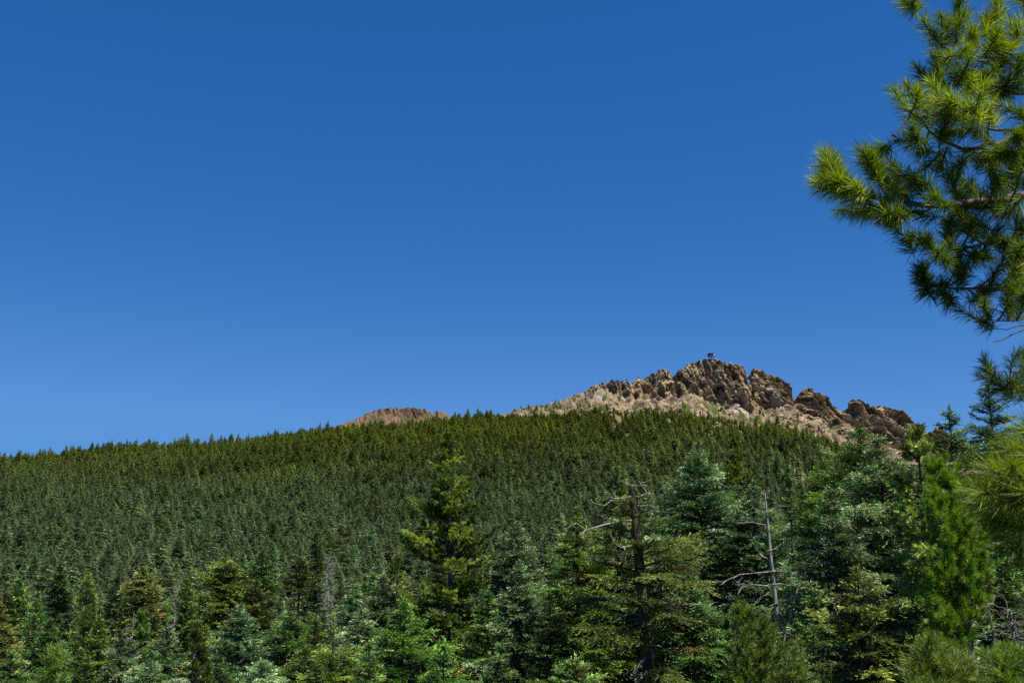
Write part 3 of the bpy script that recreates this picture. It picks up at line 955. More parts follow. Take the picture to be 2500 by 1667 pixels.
# kind, px, top py, depth, half width px, at py, foliage, label, options
FIRS = [
    # the dense right hand stand
    ('fir', 1705, 1080, 60, 108, 1280, 'fir_blue', 'tall full silver green fir left of the thin bright pine, taller than the dead snag', dict(rc=4.2)),
    ('pine', 1795, 1065, 78, 44, 1180, 'pine', 'slim bright yellow green pine spire rising between the silver green fir and the dead snag', dict(rc=2.4)),
    ('fir', 2101, 1034, 42, 34, 1078, 'fir', 'fir with a dense flat top and a bare white trunk stretch below it', dict(rc=1.6, gaps=0.25)),
    ('fir', 2147, 1063, 38, 62, 1160, 'fir_blue', 'broad fir with frosted boughs right beside the fir with the bare white trunk', dict(rc=2.6)),
    ('pine', 2228, 1046, 30, 20, 1110, 'olive', 'thin young olive pine against the rock, with upright shoots', dict(rc=0.8)),
    ('fir', 2314, 991, 32, 48, 1090, 'fir', 'pointed fir with a bare leader cutting the sky at the mountain foot', dict(rc=1.6)),
    ('fir', 2407, 930, 34, 52, 1020, 'fir_dark', 'tall dark fir under the hanging pine twigs by the right edge', dict(rc=2.0)),
    ('fir', 2010, 1119, 48, 46, 1190, 'fir_bright', 'mid sized bright green fir standing left of the flat topped fir', dict(rc=2.2)),
    ('fir', 2028, 1188, 36, 75, 1340, 'fir_blue', 'pale frosted fir in front of the bright green fir, right of the snag', dict(rc=2.4, dead=0.05)),
    ('olive', 2090, 1376, 30, 72, 1480, 'olive', 'low olive fir with rusty sprays and a dark bare lower trunk', dict(rc=1.8, bare=0.35, dead=0.06)),
    ('fir', 2172, 1240, 40, 60, 1360, 'fir', 'shaded fir with a thick dark trunk behind the bushy bright pine', dict(rc=2.3, bare=0.3)),
    ('fir', 1930, 1132, 56, 14, 1230, 'fir_dark', 'very thin dark pole of a fir left of the bright green fir', dict(rc=0.5, gaps=0.4)),
    ('fir', 1846, 1172, 58, 80, 1340, 'fir_blue', 'pale blue green fir directly behind the dead silver snag', dict(rc=3.4)),
    ('fir', 1950, 1200, 62, 60, 1330, 'fir', 'green fir filling the gap right of the dead silver snag', dict(rc=2.8)),
    ('fir', 1410, 1238, 57, 76, 1400, 'fir_bright', 'yellow green fir leaning against the left side of the broken topped tree', dict(rc=3.0, dead=0.05, bare=0.2)),
    ('fir', 1508, 1136, 59, 22, 1190, 'olive', 'yellowish fir tip with a pale bare leader behind the broken topped tree', dict(rc=1.5)),
    ('fir', 1582, 1205, 70, 26, 1260, 'fir_blue', 'small bluish fir tip right of the broken top', dict(rc=1.7)),
    ('fir', 1640, 1260, 66, 60, 1400, 'fir', 'fir squeezed between the broken topped tree and the silver green fir', dict(rc=2.6)),
    ('fir', 1264, 1274, 75, 56, 1400, 'fir_blue', 'twin topped pale fir, the taller tip right of the sugar pine', dict(rc=2.8)),
    ('fir', 1233, 1298, 77, 36, 1380, 'fir_blue', 'lower pale tip touching the twin topped fir', dict(rc=2.0)),
    ('fir', 1272, 1365, 60, 78, 1560, 'fir_blue', 'frosted fir with a bare stretch of pale upper stem, right of the sugar pine', dict(rc=2.6, dead=0.05)),
    ('fir', 1329, 1310, 85, 44, 1420, 'fir_blue', 'slender pale fir between the twin tipped fir and the yellow green fir', dict(rc=2.4)),
    ('fir', 1345, 1440, 52, 60, 1580, 'fir', 'green fir with rust brown sprays left of the yellow green fir', dict(rc=2.2, dead=0.08)),
    ('fir', 1190, 1440, 64, 50, 1560, 'fir', 'shadowy green fir half hidden behind the right boughs of the sugar pine', dict(rc=2.3)),
    # left of the sugar pine
    ('fir', 938, 1400, 75, 48, 1500, 'fir_blue', 'pale bluish fir pyramid just left of the sugar pine', dict(rc=2.6)),
    ('fir', 890, 1478, 60, 54, 1580, 'fir_blue', 'frosty blue white fir left of the big bright green fir', dict(rc=2.4)),
    ('fir', 988, 1455, 46, 118, 1630, 'fir_bright', 'big full bright green fir in front of the sugar pine', dict(rc=3.2)),
    ('fir', 1085, 1557, 38, 46, 1640, 'fir_bright', 'small green fir at the foot of the sugar pine', dict(rc=1.6)),
    ('fir', 870, 1424, 88, 46, 1510, 'fir_blue', 'blue green rounded fir behind the frosty blue white one', dict(rc=2.7)),
    ('pine', 970, 1358, 96, 46, 1450, 'olive', 'yellowish pine peeking out left behind the sugar pine', dict(rc=2.6)),
    ('fir', 587, 1476, 70, 92, 1630, 'fir_blue', 'broad blue green fir with pale cones at its tip, left of the dark trunked fir', dict(rc=3.3)),
    ('fir', 706, 1488, 66, 70, 1600, 'fir', 'green fir with long curved boughs and a dark visible trunk', dict(rc=2.6, gaps=0.2)),
    ('olive', 628, 1416, 112, 32, 1470, 'olive', 'olive fir with a pale brushy tip behind the broad blue green fir', dict(rc=2.6, dead=0.04)),
    ('fir', 774, 1293, 165, 26, 1400, 'fir_dark', 'tall narrow near black fir beside the grey brushy dead tree', dict(rc=1.9)),
    ('olive', 735, 1338, 155, 34, 1440, 'olive', 'ragged grey olive fir left of the near black fir', dict(rc=2.4, gaps=0.35, dead=0.12)),
    ('olive', 548, 1360, 172, 62, 1450, 'olive', 'wide rounded olive fir, the left of two standing together', dict(rc=4.2)),
    ('olive', 592, 1352, 176, 42, 1440, 'fir_dark', 'dark rounded fir touching the wide olive one on its right', dict(rc=3.2)),
    ('fir', 644, 1344, 168, 40, 1430, 'fir', 'dark green fir left of the ragged grey olive fir', dict(rc=2.9)),
    ('fir', 777, 1502, 55, 18, 1550, 'fir_bright', 'tiny fir tip with clear separate whorls right of the dark trunked fir', dict(rc=1.1)),
    ('olive', 815, 1500, 45, 66, 1640, 'fir_bright', 'thin fir with a dark stem and long bright drooping boughs', dict(rc=1.9, gaps=0.3)),
    ('fir', 749, 1578, 50, 62, 1655, 'fir_bright', 'bushy bright green fir at the bottom, right of the dark trunked fir', dict(rc=2.2)),
    ('fir', 901, 1565, 42, 32, 1640, 'fir', 'thin pale stemmed fir against the big bright green fir', dict(rc=1.1, gaps=0.25)),
    ('fir', 147, 1380, 200, 36, 1470, 'fir_dark', 'dense dark fir pyramid standing out on the lower left slope', dict(rc=3.9)),
    ('olive', 219, 1402, 190, 24, 1480, 'olive', 'narrow olive fir with a bare trunk gap right of the dark pyramid fir', dict(rc=1.9, gaps=0.35)),
    ('fir', 287, 1406, 185, 24, 1490, 'fir_dark', 'dark narrow fir just left of the rounded yellow olive pine', dict(rc=2.0)),
    ('olive', 351, 1383, 170, 46, 1470, 'ochre', 'rounded yellow olive pine crown, palest of the lower left trees', dict(rc=3.3, droop=0.3)),
    ('olive', 459, 1412, 160, 30, 1500, 'olive', 'dark olive rounded column right of the tree with the bare grey twigs', dict(rc=2.1)),
    ('fir', 49, 1414, 192, 28, 1480, 'fir', 'soft green fir near the left edge, left of the dark pyramid fir', dict(rc=2.5)),
    ('olive', 2, 1468, 82, 52, 1570, 'ochre', 'ochre yellow pine cut by the left edge of the photo', dict(rc=2.3)),
    ('fir', 121, 1505, 95, 46, 1600, 'fir', 'rounded deep green fir above the nearest pine tip', dict(rc=2.7)),
    ('pine', 349, 1496, 76, 34, 1600, 'pine_soft', 'bright olive cone shaped pine below the rounded yellow crown', dict(rc=1.9)),
    ('pine', 221, 1478, 76, 42, 1600, 'pine', 'drooping pine with a long bare leader left of the small pale fir', dict(rc=2.0, gaps=0.3)),
    ('fir', 249, 1503, 62, 28, 1570, 'fir_bright', 'small pale green fir right of the drooping pine', dict(rc=1.4)),
    ('fir', 298, 1540, 55, 54, 1650, 'fir_blue', 'frosted bluish fir at the bottom left, below the bright olive pine', dict(rc=1.9)),
    ('fir', 410, 1519, 86, 42, 1610, 'fir_blue', 'blue green fir left of the pine with brown cones', dict(rc=2.4)),
    ('fir', 30, 1590, 56, 60, 1660, 'fir', 'dark lower fir in the bottom left corner', dict(rc=2.2)),
    ('fir', 200, 1585, 48, 60, 1660, 'fir_bright', 'leafy green fir along the bottom edge right of the nearest pine tip', dict(rc=2.0)),
    ('fir', 372, 1610, 46, 55, 1667, 'fir_blue', 'low bluish fir at the bottom edge left of the pine with brown cones', dict(rc=1.8)),
    ('fir', 530, 1590, 48, 50, 1667, 'fir', 'low green fir at the bottom edge right of the pine with brown cones', dict(rc=1.8)),
    ('fir', 640, 1610, 44, 60, 1667, 'fir_blue', 'pale fir tip along the bottom edge under the broad blue green fir', dict(rc=1.7)),
    ('fir', 1215, 1600, 42, 50, 1667, 'fir', 'dark fir tip at the bottom edge right of the sugar pine', dict(rc=1.7)),
    ('fir', 1400, 1600, 40, 60, 1667, 'fir', 'low fir at the bottom edge left of the mossy broken trunk', dict(rc=1.7, dead=0.06)),
    ('fir', 1480, 1450, 62, 70, 1600, 'fir', 'dark fir behind the lower left limbs of the broken topped tree', dict(rc=2.8)),
    ('fir', 1690, 1400, 52, 70, 1520, 'fir', 'shaded fir in front of the foot of the silver green fir', dict(rc=2.3, dead=0.05)),
    ('fir', 2250, 1330, 34, 60, 1480, 'fir_blue', 'pale fir boughs below the bushy bright pine near the right corner', dict(rc=2.0)),
    ('fir', 1980, 1420, 34, 60, 1560, 'fir', 'green fir right of the tangled grey twigs', dict(rc=2.0)),
    ('fir', 2315, 1440, 25, 70, 1560, 'fir_blue', 'pale layered fir boughs low down between the bushy bright pine and the corner', dict(rc=1.6)),
    ('fir', 2440, 1330, 30, 60, 1450, 'fir', 'green fir behind the grey leaning trunk by the right edge', dict(rc=2.0)),
]


def build_heroes():
    for i, (kind, px, py, Y, hw, yw, mat, label, op) in enumerate(FIRS):
        H = tree_height(px, py, Y)
        drop = (yw - py) / F * Y
        rw = hw / F * Y
        rc = op.get('rc', 3)
        rc = max(rc, rw * 1.05)
        # slope so that the radius at that drop is rw
        sl = rc / max(drop, 0.3) * math.atanh(min(0.93, rw / rc))
        res = max(0.75, Y / 62) if kind != 'pine' else max(1, Y / 55)
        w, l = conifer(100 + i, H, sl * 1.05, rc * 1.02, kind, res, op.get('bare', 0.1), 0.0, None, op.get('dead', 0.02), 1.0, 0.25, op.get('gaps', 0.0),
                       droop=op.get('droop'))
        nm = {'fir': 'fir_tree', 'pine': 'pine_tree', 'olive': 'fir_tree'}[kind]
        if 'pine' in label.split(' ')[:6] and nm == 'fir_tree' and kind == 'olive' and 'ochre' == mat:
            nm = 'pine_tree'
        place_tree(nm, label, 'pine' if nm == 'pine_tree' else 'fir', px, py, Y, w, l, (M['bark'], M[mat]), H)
        TREES.append((px, py, hw, Y))


build_heroes()


# ---- the single trees with a shape of their own
def sugar_pine():
    Y, px, py = 75, 1103, 1052
    H = tree_height(px, py, Y)
    w, l = conifer(7, H, 0.31, 4.4, 'pine', 1.15, 0.12, 0.0, 0.30, 0.0, 1.55, 0.42, 0.2, toff=0.04)
    g = np.random.default_rng(5)
    cones = cone_mesh([(g.uniform(-3.2, 3.2), g.uniform(-2.5, -0.5), H * g.uniform(0.55, 0.8)) for _ in range(7)], 0.32, 0.06)
    place_tree('pine_tree', 'tall open crowned sugar pine with yellow lit boughs, the tallest tree left of the middle', 'pine', px, py, Y, w, l,
               (M['bark_grey'], M['pine']), H, [('cone', c, M['cone']) for c in cones])
    TREES.append((px, py, 120, Y))


def broken_tree():
    Y, px, py = 50, 1545, 1186
    H = tree_height(px, py, Y)
    lean = (1578 - 1545) / 480 * -1
    w, l = conifer(21, H, 0.9, 3.3, 'olive', 0.85, 0.15, lean, 0.42, 0.025, 0.50, 0.4, 0.44, stub=True)
    base = at(px, py, Y)
    base[2] -= H
    base[0] -= lean * H

    def P(x, y, dy=0.0):
        return at(x, y, Y + dy) - base
    parts = []
    G = np.random.default_rng(3)
    for pts, r in (([(1541, 1270, 0), (1505, 1274, -.3), (1474, 1281, -.5), (1434, 1292, -.8), (1408, 1277, -1)], .10),
                   ([(1545, 1211, 0), (1520, 1214, -.2), (1502, 1219, -.4), (1474, 1234, -.6), (1445, 1226, -.7)], .08),
                   ([(1547, 1211, 0), (1560, 1212, -.1), (1575, 1209, -.2), (1585, 1203, -.2), (1590, 1198, -.2)], .06),
                   ([(1550, 1232, 0), (1562, 1235, -.1), (1575, 1236, -.2), (1588, 1235, -.2), (1598, 1238, -.2)], .06),
                   ([(1546, 1188, 0), (1553, 1186, -.1), (1560, 1188, -.1), (1565, 1183, -.1), (1563, 1178, -.1)], .05),
                   ([(1546, 1188, 0), (1541, 1184, .1), (1538, 1186, .1), (1534, 1184, .1), (1530, 1183, .1)], .05),
                   ([(1563, 1548, 0), (1530, 1542, -.4), (1502, 1548, -.7), (1478, 1560, -.9), (1459, 1576, -1)], .07),
                   ([(1502, 1548, -.7), (1490, 1556, -.8), (1478, 1566, -.8), (1468, 1578, -.8), (1462, 1586, -.8)], .05),
                   ([(1540, 1545, -.3), (1534, 1560, -.5), (1528, 1572, -.5), (1526, 1582, -.5), (1524, 1592, -.5)], .05),
                   ([(1580, 1600, 0), (1568, 1616, -.7), (1556, 1630, -1), (1546, 1642, -1.1), (1537, 1655, -1.2)], .09),
                   ([(1580, 1635, 0), (1570, 1645, -.7), (1560, 1655, -1), (1552, 1668, -1.1), (1545, 1685, -1.2)], .09),
                   ([(1578, 1575, 0), (1592, 1574, -.4), (1608, 1578, -.6), (1620, 1582, -.8), (1632, 1583, -.9)], .06),
                   ([(1560, 1456, 0), (1600, 1468, -.5), (1650, 1476, -1), (1690, 1474, -1.2), (1730, 1478, -1.4)], .08),
                   ([(1555, 1440, 0), (1535, 1438, -.5), (1520, 1434, -.6), (1505, 1438, -.8), (1495, 1434, -.9)], .05),
                   ([(1548, 1330, 0), (1530, 1333, -.5), (1518, 1335, -.6), (1508, 1330, -.8), (1500, 1322, -.9)], .05),
                   ([(1560, 1500, 0), (1545, 1498, -.5), (1528, 1500, -.6), (1518, 1508, -.8), (1510, 1512, -.9)], .06),
                   ([(1552, 1366, 0), (1540, 1366, -.4), (1528, 1368, -.5), (1518, 1366, -.6), (1512, 1365, -.7)], .045)):
        A = np.array([P(*p) for p in pts])
        A[1:-1] += G.normal(0, 0.03, (len(A) - 2, 3))
        limbs = Geo()
        parts.append(limbs)
        limbs.add(*tubes(A[None], (0.72 * r * np.linspace(1, 0.25, len(A)) * G.uniform(.8, 1.2, len(A)))[None], 6))
        for _ in range(4):
            k = G.integers(1, len(A))
            b = wander(A[k], A[k] - A[k - 1] + G.normal(0, 0.25, 3), G.uniform(.3, .8), 6, G, 0.3, 0.03)
            limbs.add(*tubes(b[None], (r * .35 * np.linspace(1, 0.2, 6))[None], 4))
    o = place_tree('fir_tree', 'old fir with a broken bare top, mossy dark trunk and pale dead limbs', 'fir', px, py, Y, w, l,
                   (M['bark_moss'], M['olive']), H, [('dead_limb', q, M['dead']) for q in parts])
    o.location.x -= lean * H
    TREES.append((px, py, 110, Y))


def snag():
    Y, px, py = 45, 1866, 1202
    H = tree_height(px, py, Y)
    lean = -(1884 - 1866) / 330.0
    Wd = Geo()
    K = 14
    zz = np.linspace(0, 1, K)
    g = np.random.default_rng(8)
    T = np.stack([lean * zz * H + g.normal(0, 0.015, K), g.normal(0, 0.015, K), zz * H], -1)
    Wd.add(*tubes(T[None], (0.17 * (1 - zz) ** 0.75 + 0.025)[None], 8))
    o = place_tree('dead_tree', 'dead silver snag, a bare leaning spike with crooked branches and no needles', 'dead tree', px, py, Y, Wd, None, (M['dead'],), H)
    o.location.x -= lean * H
    L_ = Geo()
    base = np.array(o.location)

    def P(x, y, dy=0.0):
        return at(x, y, Y + dy) - base
    for pts, r in (([(1867, 1250), (1880, 1248), (1893, 1240), (1903, 1234)], .035), ([(1866, 1253), (1853, 1246), (1840, 1240), (1836, 1238)], .03),
                   ([(1868, 1281), (1850, 1278), (1835, 1274), (1813, 1276)], .04), ([(1870, 1304), (1858, 1307), (1846, 1308), (1838, 1312)], .03),
                   ([(1873, 1363), (1862, 1358), (1850, 1345), (1843, 1340)], .045), ([(1874, 1396), (1840, 1399), (1805, 1402), (1770, 1418)], .05),
                   ([(1800, 1405), (1790, 1412), (1800, 1420), (1806, 1424)], .025), ([(1875, 1430), (1840, 1427), (1812, 1432), (1801, 1450)], .05),
                   ([(1875, 1396), (1895, 1393), (1915, 1395), (1935, 1388)], .045), ([(1875, 1428), (1905, 1424), (1930, 1430), (1955, 1420)], .045),
                   ([(1872, 1345), (1890, 1340), (1905, 1330), (1912, 1322)], .03), ([(1876, 1450), (1860, 1455), (1850, 1462), (1846, 1470)], .03),
                   ([(1868, 1225), (1872, 1215), (1877, 1205), (1878, 1196)], .03), ([(1878, 1480), (1900, 1470), (1925, 1462), (1945, 1470)], .04),
                   ([(1880, 1510), (1862, 1515), (1845, 1530), (1835, 1545)], .04)):
        A = np.array([P(x, y, -0.12 * i * (1 if k_ % 2 else -1)) for k_, (i, (x, y)) in enumerate(enumerate(pts))])
        A2 = np.concatenate([A[:1], (A[:-1] + A[1:]) / 2 + g.normal(0, 0.02, (3, 3)), A[-1:]])[[0, 1, 2, 3, 4]]
        L_ = Geo()
        L_.add(*tubes(A[None], (0.75 * r * np.linspace(1, 0.3, 4))[None], 6))
        for _ in range(3):
            k = g.integers(1, 4)
            b = wander(A[k], A[k] - A[k - 1] + g.normal(0, 0.3, 3), g.uniform(.25, .7), 6, g, 0.35, 0.02)
            L_.add(*tubes(b[None], (r * .4 * np.linspace(1, 0.2, 6))[None], 4))
        link('branch', L_.mesh('branch', True), M['dead'], o)
    A, Ra = dead_limbs(4, H, 26, 1.6, 0.028, 0.35, 0.72, 4, lean)
    for q in range(26):
        L_ = Geo()
        L_.add(*tubes(A[q * 5:q * 5 + 5], Ra[q * 5:q * 5 + 5], 4))
        link('branch', L_.mesh('branch', True), M['dead'], o)
    # fallen grey top caught right of the snag
    t = empty('dead_tree', at(1925, 1500, 41))
    t.location.z = float(ground_z(t.location.x, 41))
    tag(t, 'tangled grey dead tree bent over right of the silver snag, all crooked twigs', 'dead tree')
    h = at(1925, 1450, 41)[2] - t.location.z
    Wd = Geo()
    b = np.array([(-1.0, 0, 0), (-0.9, 0, h * .4), (-0.6, 0, h * .75), (-0.1, 0, h * .9), (0.55, -.1, h * 1.06), (1.05, -.1, h * 1.1), (1.45, -.1, h * 1.07)])
    Wd.add(*tubes(b[None], np.linspace(.06, .015, 7)[None], 6))
    for k in range(2, 7):
        for _ in range(6):
            bb = wander(b[k] + g.normal(0, .1, 3), g.normal(0, 1, 3) + np.array([-.3, -.3, -.25]), g.uniform(.6, 1.7), 9, g, 0.4, -0.03)
            Wd.add(*tubes(bb[None], np.linspace(.013, .004, 9)[None], 4))
    link('trunk', Wd.mesh('trunk', True), M['dead'], t)


def grey_dead():
    for i, (px, py, Y, lm, label, n) in enumerate((
            (804, 1352, 150, 3.0, 'grey brushy dead tree with drooping bare twigs right of the near black fir', 60),
            (432, 1412, 158, 2.6, 'bare grey twigged dead top left of the dark olive column', 26),
            (327, 1492, 120, 3.6, 'dead tree with pale drooping branches below the rounded yellow crown', 16),
            )):
        H = tree_height(px, py, Y)
        Wd = Geo()
        K = 8
        zz = np.linspace(0, 1, K)
        Wd.add(*tubes(np.stack([zz * 0, zz * 0, zz * H], -1)[None], (0.16 * (1 - zz) + .03)[None], 6))
        A, Ra = dead_limbs(50 + i, H, n * 3, lm, 0.05, 0.5, 0.99, 4, 0, -0.04)
        Wd.add(*tubes(A, Ra, 3))
        place_tree('dead_tree', label, 'dead tree', px, py, Y, Wd, None, (M['dead'],), H)
        TREES.append((px, py, 15, Y))


sugar_pine()
broken_tree()
snag()
grey_dead()


# ---- pines made needle by needle
def tuft_needles(G, P, axis, n, Ln, Wd, g, spread=(38, 20), shoot=0.14, tint=0.5, bend=0.12):
    """a bottlebrush shoot: needles leave the last stretch of a twig"""
    a = np.asarray(axis, float)
    a = a / np.linalg.norm(a)
    s = g.random(n)
    base = P[None] - a[None] * (s * shoot)[:, None]
    d0, s0, u0 = frames(a[None])
    az = g.uniform(0, 6.283, n)
    al = np.radians(np.clip(g.normal(spread[0], spread[1], n) + 22 * s, 3, 125))
    D = d0 * np.cos(al)[:, None] + (s0 * np.cos(az)[:, None] + u0 * np.sin(az)[:, None]) * np.sin(al)[:, None]
    D, sv, uv = frames(D)
    roll = g.uniform(0, 3.1416, n)
    Sd = sv * np.cos(roll)[:, None] + uv * np.sin(roll)[:, None]
    L = Ln * g.uniform(0.75, 1.1, n)
    w = Wd * g.uniform(0.8, 1.2, n)
    mid = base + D * (L * 0.5)[:, None]
    tip = base + D * L[:, None]
    tip[:, 2] -= bend * L
    mid[:, 2] -= bend * 0.3 * L
    V = np.stack([base + Sd * (w * .35)[:, None], base - Sd * (w * .35)[:, None], mid - Sd * (w * .5)[:, None], mid + Sd * (w * .5)[:, None], tip], 1).reshape(-1, 3)
    k = np.arange(n)[:, None] * 5
    t = np.clip(tint + g.normal(0, 0.13, n), 0.02, 1)
    t = np.where(g.random(n) < 0.015, -0.4, t)
    q = np.concatenate([k, k + 1, k + 2, k + 3], 1)
    tri = np.concatenate([k + 3, k + 2, k + 4], 1)
    n0 = G.n
    G.add(V, q, np.repeat(t, 5))
    G.f.setdefault(3, []).append(tri + n0)


def curve(pts, K):
    """smooth resample of a polyline"""
    pts = np.array(pts, float)
    t = np.concatenate([[0], np.cumsum(np.linalg.norm(np.diff(pts, axis=0), axis=1))])
    s = np.linspace(0, t[-1], K)
    P = np.stack([np.interp(s, t, pts[:, i]) for i in range(3)], -1)
    for _ in range(2):
        P[1:-1] = 0.25 * P[:-2] + 0.5 * P[1:-1] + 0.25 * P[2:]
    return P


def hanging_pine():
    """the big long-needled pine leaning in from the right; its trunk stands outside the photo"""
    g = np.random.default_rng(77)
    Y = 7.2
    tx = at(2960, 800, 7.6)[0]
    gz = float(ground_z(tx, 7.6))
    org = np.array([tx, 7.6, gz])
    o = empty('pine_tree', org)
    tag(o, 'near pine hanging in from the right edge with long needled tufts against the sky', 'pine')
    wood, leaf = Geo(), Geo()
    zz = np.linspace(0, 1, 10)
    tr = np.stack([0.04 * np.sin(zz * 5), 0.05 * np.cos(zz * 4), zz * 9.5], -1)
    wood.add(*tubes(tr[None], (0.17 * (1 - zz) + 0.03)[None], 10))

    def P(x, y, d):
        return at(x, y, d) - org
    # main boughs (photo x, y, depth); roots run to the trunk
    B = [
        ([(2496, 479, 7.4), (2430, 488, 7.3), (2346, 498, 7.2), (2251, 502, 7.1), (2174, 491, 7.0), (2110, 478, 7.0), (2072, 467, 6.95), (2040, 448, 6.9), (2015, 432, 6.9)], .034),
        ([(2520, 322, 7.6), (2460, 342, 7.5), (2410, 357, 7.4), (2365, 366, 7.35), (2330, 366, 7.3), (2300, 345, 7.25), (2262, 300, 7.2), (2225, 272, 7.2)], .026),
        ([(2540, 310, 7.3), (2496, 315, 7.2), (2450, 318, 7.2), (2412, 322, 7.1), (2390, 290, 7.1), (2372, 262, 7.05)], .024),
        ([(2520, 560, 7.6), (2496, 571, 7.6), (2450, 590, 7.55), (2410, 597, 7.5), (2350, 606, 7.45), (2298, 619, 7.4), (2255, 600, 7.4), (2205, 584, 7.4)], .020),
        ([(2540, 690, 7.7), (2480, 700, 7.7), (2430, 704, 7.65), (2378, 702, 7.6), (2321, 705, 7.55), (2285, 703, 7.5), (2250, 692, 7.5)], .016),
        ([(2540, 745, 7.8), (2496, 759, 7.8), (2480, 759, 7.8), (2442, 764, 7.8), (2404, 746, 7.75)], .012),
        ([(2540, 770, 7.5), (2496, 777, 7.5), (2470, 787, 7.5), (2439, 789, 7.5), (2413, 778, 7.5)], .012),
        ([(2540, 785, 7.6), (2496, 794, 7.6), (2450, 798, 7.6), (2413, 806, 7.6)], .009),
        ([(2540, 790, 7.5), (2496, 810, 7.5), (2455, 829, 7.5), (2426, 834, 7.5)], .012),
        ([(2540, 905, 7.5), (2496, 912, 7.5), (2450, 906, 7.5), (2416, 909, 7.5)], .010),
        ([(2560, 920, 7.4), (2500, 943, 7.4), (2470, 950, 7.4), (2445, 946, 7.4)], .010),
        ([(2560, 150, 7.8), (2470, 160, 7.7), (2400, 150, 7.6), (2350, 140, 7.5), (2314, 137, 7.5), (2290, 95, 7.5)], .024),
        ([(2560, 60, 7.9), (2490, 90, 7.8), (2440, 80, 7.7), (2405, 50, 7.6)], .022),
        ([(2560, 220, 7.8), (2480, 235, 7.7), (2400, 200, 7.6), (2330, 180, 7.5), (2285, 188, 7.4)], .022),
        ([(2560, -60, 7.9), (2450, -40, 7.8), (2340, -20, 7.6), (2240, 0, 7.5)], .020),
        ([(2560, 420, 7.9), (2490, 415, 7.8), (2430, 395, 7.7), (2370, 380, 7.7)], .018),
        ([(2560, 640, 6.2), (2520, 640, 6.0), (2480, 655, 5.9)], .016),
    ]
    tops, paths = [], []
    for pts, r in B:
        A = [P(*p) for p in pts]
        root = np.array([np.interp(A[0][2] + 0.15, tr[:, 2], tr[:, 0]), np.interp(A[0][2] + .15, tr[:, 2], tr[:, 1]), min(A[0][2] + 0.25, 9.2)])
        C_ = curve([root] + A, 26)
        C_[3:-1] += g.normal(0, 0.010, (22, 3))
        wood.add(*tubes(C_[None], (r * np.linspace(1.25, 0.28, 26))[None], 7))
        paths.append((C_, r))
    # tufts (photo x, y, size, tone: sunlit tufts painted paler, shaded ones darker)
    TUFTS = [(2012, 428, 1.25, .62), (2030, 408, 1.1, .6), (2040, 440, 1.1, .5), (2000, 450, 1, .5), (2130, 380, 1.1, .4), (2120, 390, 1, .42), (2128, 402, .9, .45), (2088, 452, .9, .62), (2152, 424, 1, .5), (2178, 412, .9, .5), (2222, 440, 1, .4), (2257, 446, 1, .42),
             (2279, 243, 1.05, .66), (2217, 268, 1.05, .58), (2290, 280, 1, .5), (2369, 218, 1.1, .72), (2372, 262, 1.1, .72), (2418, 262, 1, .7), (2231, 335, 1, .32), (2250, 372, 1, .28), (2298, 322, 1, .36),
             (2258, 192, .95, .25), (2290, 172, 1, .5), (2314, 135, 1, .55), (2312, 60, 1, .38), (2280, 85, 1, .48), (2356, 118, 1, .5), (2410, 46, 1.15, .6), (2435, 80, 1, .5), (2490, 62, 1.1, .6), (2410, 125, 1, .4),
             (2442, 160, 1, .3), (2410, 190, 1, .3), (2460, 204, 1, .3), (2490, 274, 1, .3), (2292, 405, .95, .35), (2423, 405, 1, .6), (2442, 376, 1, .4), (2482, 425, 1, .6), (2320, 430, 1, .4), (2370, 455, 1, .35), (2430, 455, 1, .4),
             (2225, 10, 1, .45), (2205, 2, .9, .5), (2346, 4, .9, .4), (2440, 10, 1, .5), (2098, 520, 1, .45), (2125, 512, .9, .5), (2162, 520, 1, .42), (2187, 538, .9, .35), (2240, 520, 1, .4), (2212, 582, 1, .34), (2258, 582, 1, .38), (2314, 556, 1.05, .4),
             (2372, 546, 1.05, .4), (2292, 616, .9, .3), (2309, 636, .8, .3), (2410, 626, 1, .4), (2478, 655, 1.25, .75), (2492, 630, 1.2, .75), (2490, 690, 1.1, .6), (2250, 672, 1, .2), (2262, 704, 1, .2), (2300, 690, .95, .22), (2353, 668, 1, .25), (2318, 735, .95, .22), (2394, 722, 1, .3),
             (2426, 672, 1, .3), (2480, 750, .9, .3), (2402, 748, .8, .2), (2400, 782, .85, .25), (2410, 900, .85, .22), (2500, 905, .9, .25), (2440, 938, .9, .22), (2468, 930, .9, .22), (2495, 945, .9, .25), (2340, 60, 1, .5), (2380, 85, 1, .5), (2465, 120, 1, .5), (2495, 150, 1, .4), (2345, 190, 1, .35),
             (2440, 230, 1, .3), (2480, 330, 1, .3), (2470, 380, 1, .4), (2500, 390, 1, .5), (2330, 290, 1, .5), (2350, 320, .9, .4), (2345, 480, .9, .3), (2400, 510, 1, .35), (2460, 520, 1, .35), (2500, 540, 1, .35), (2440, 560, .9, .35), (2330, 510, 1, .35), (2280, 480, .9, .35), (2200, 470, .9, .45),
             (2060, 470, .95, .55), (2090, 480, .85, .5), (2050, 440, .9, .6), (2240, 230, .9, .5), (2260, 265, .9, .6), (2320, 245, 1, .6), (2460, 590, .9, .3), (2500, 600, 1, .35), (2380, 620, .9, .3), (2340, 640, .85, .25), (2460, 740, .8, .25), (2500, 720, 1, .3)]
    allP = np.concatenate([p[4:] for p, _ in paths])
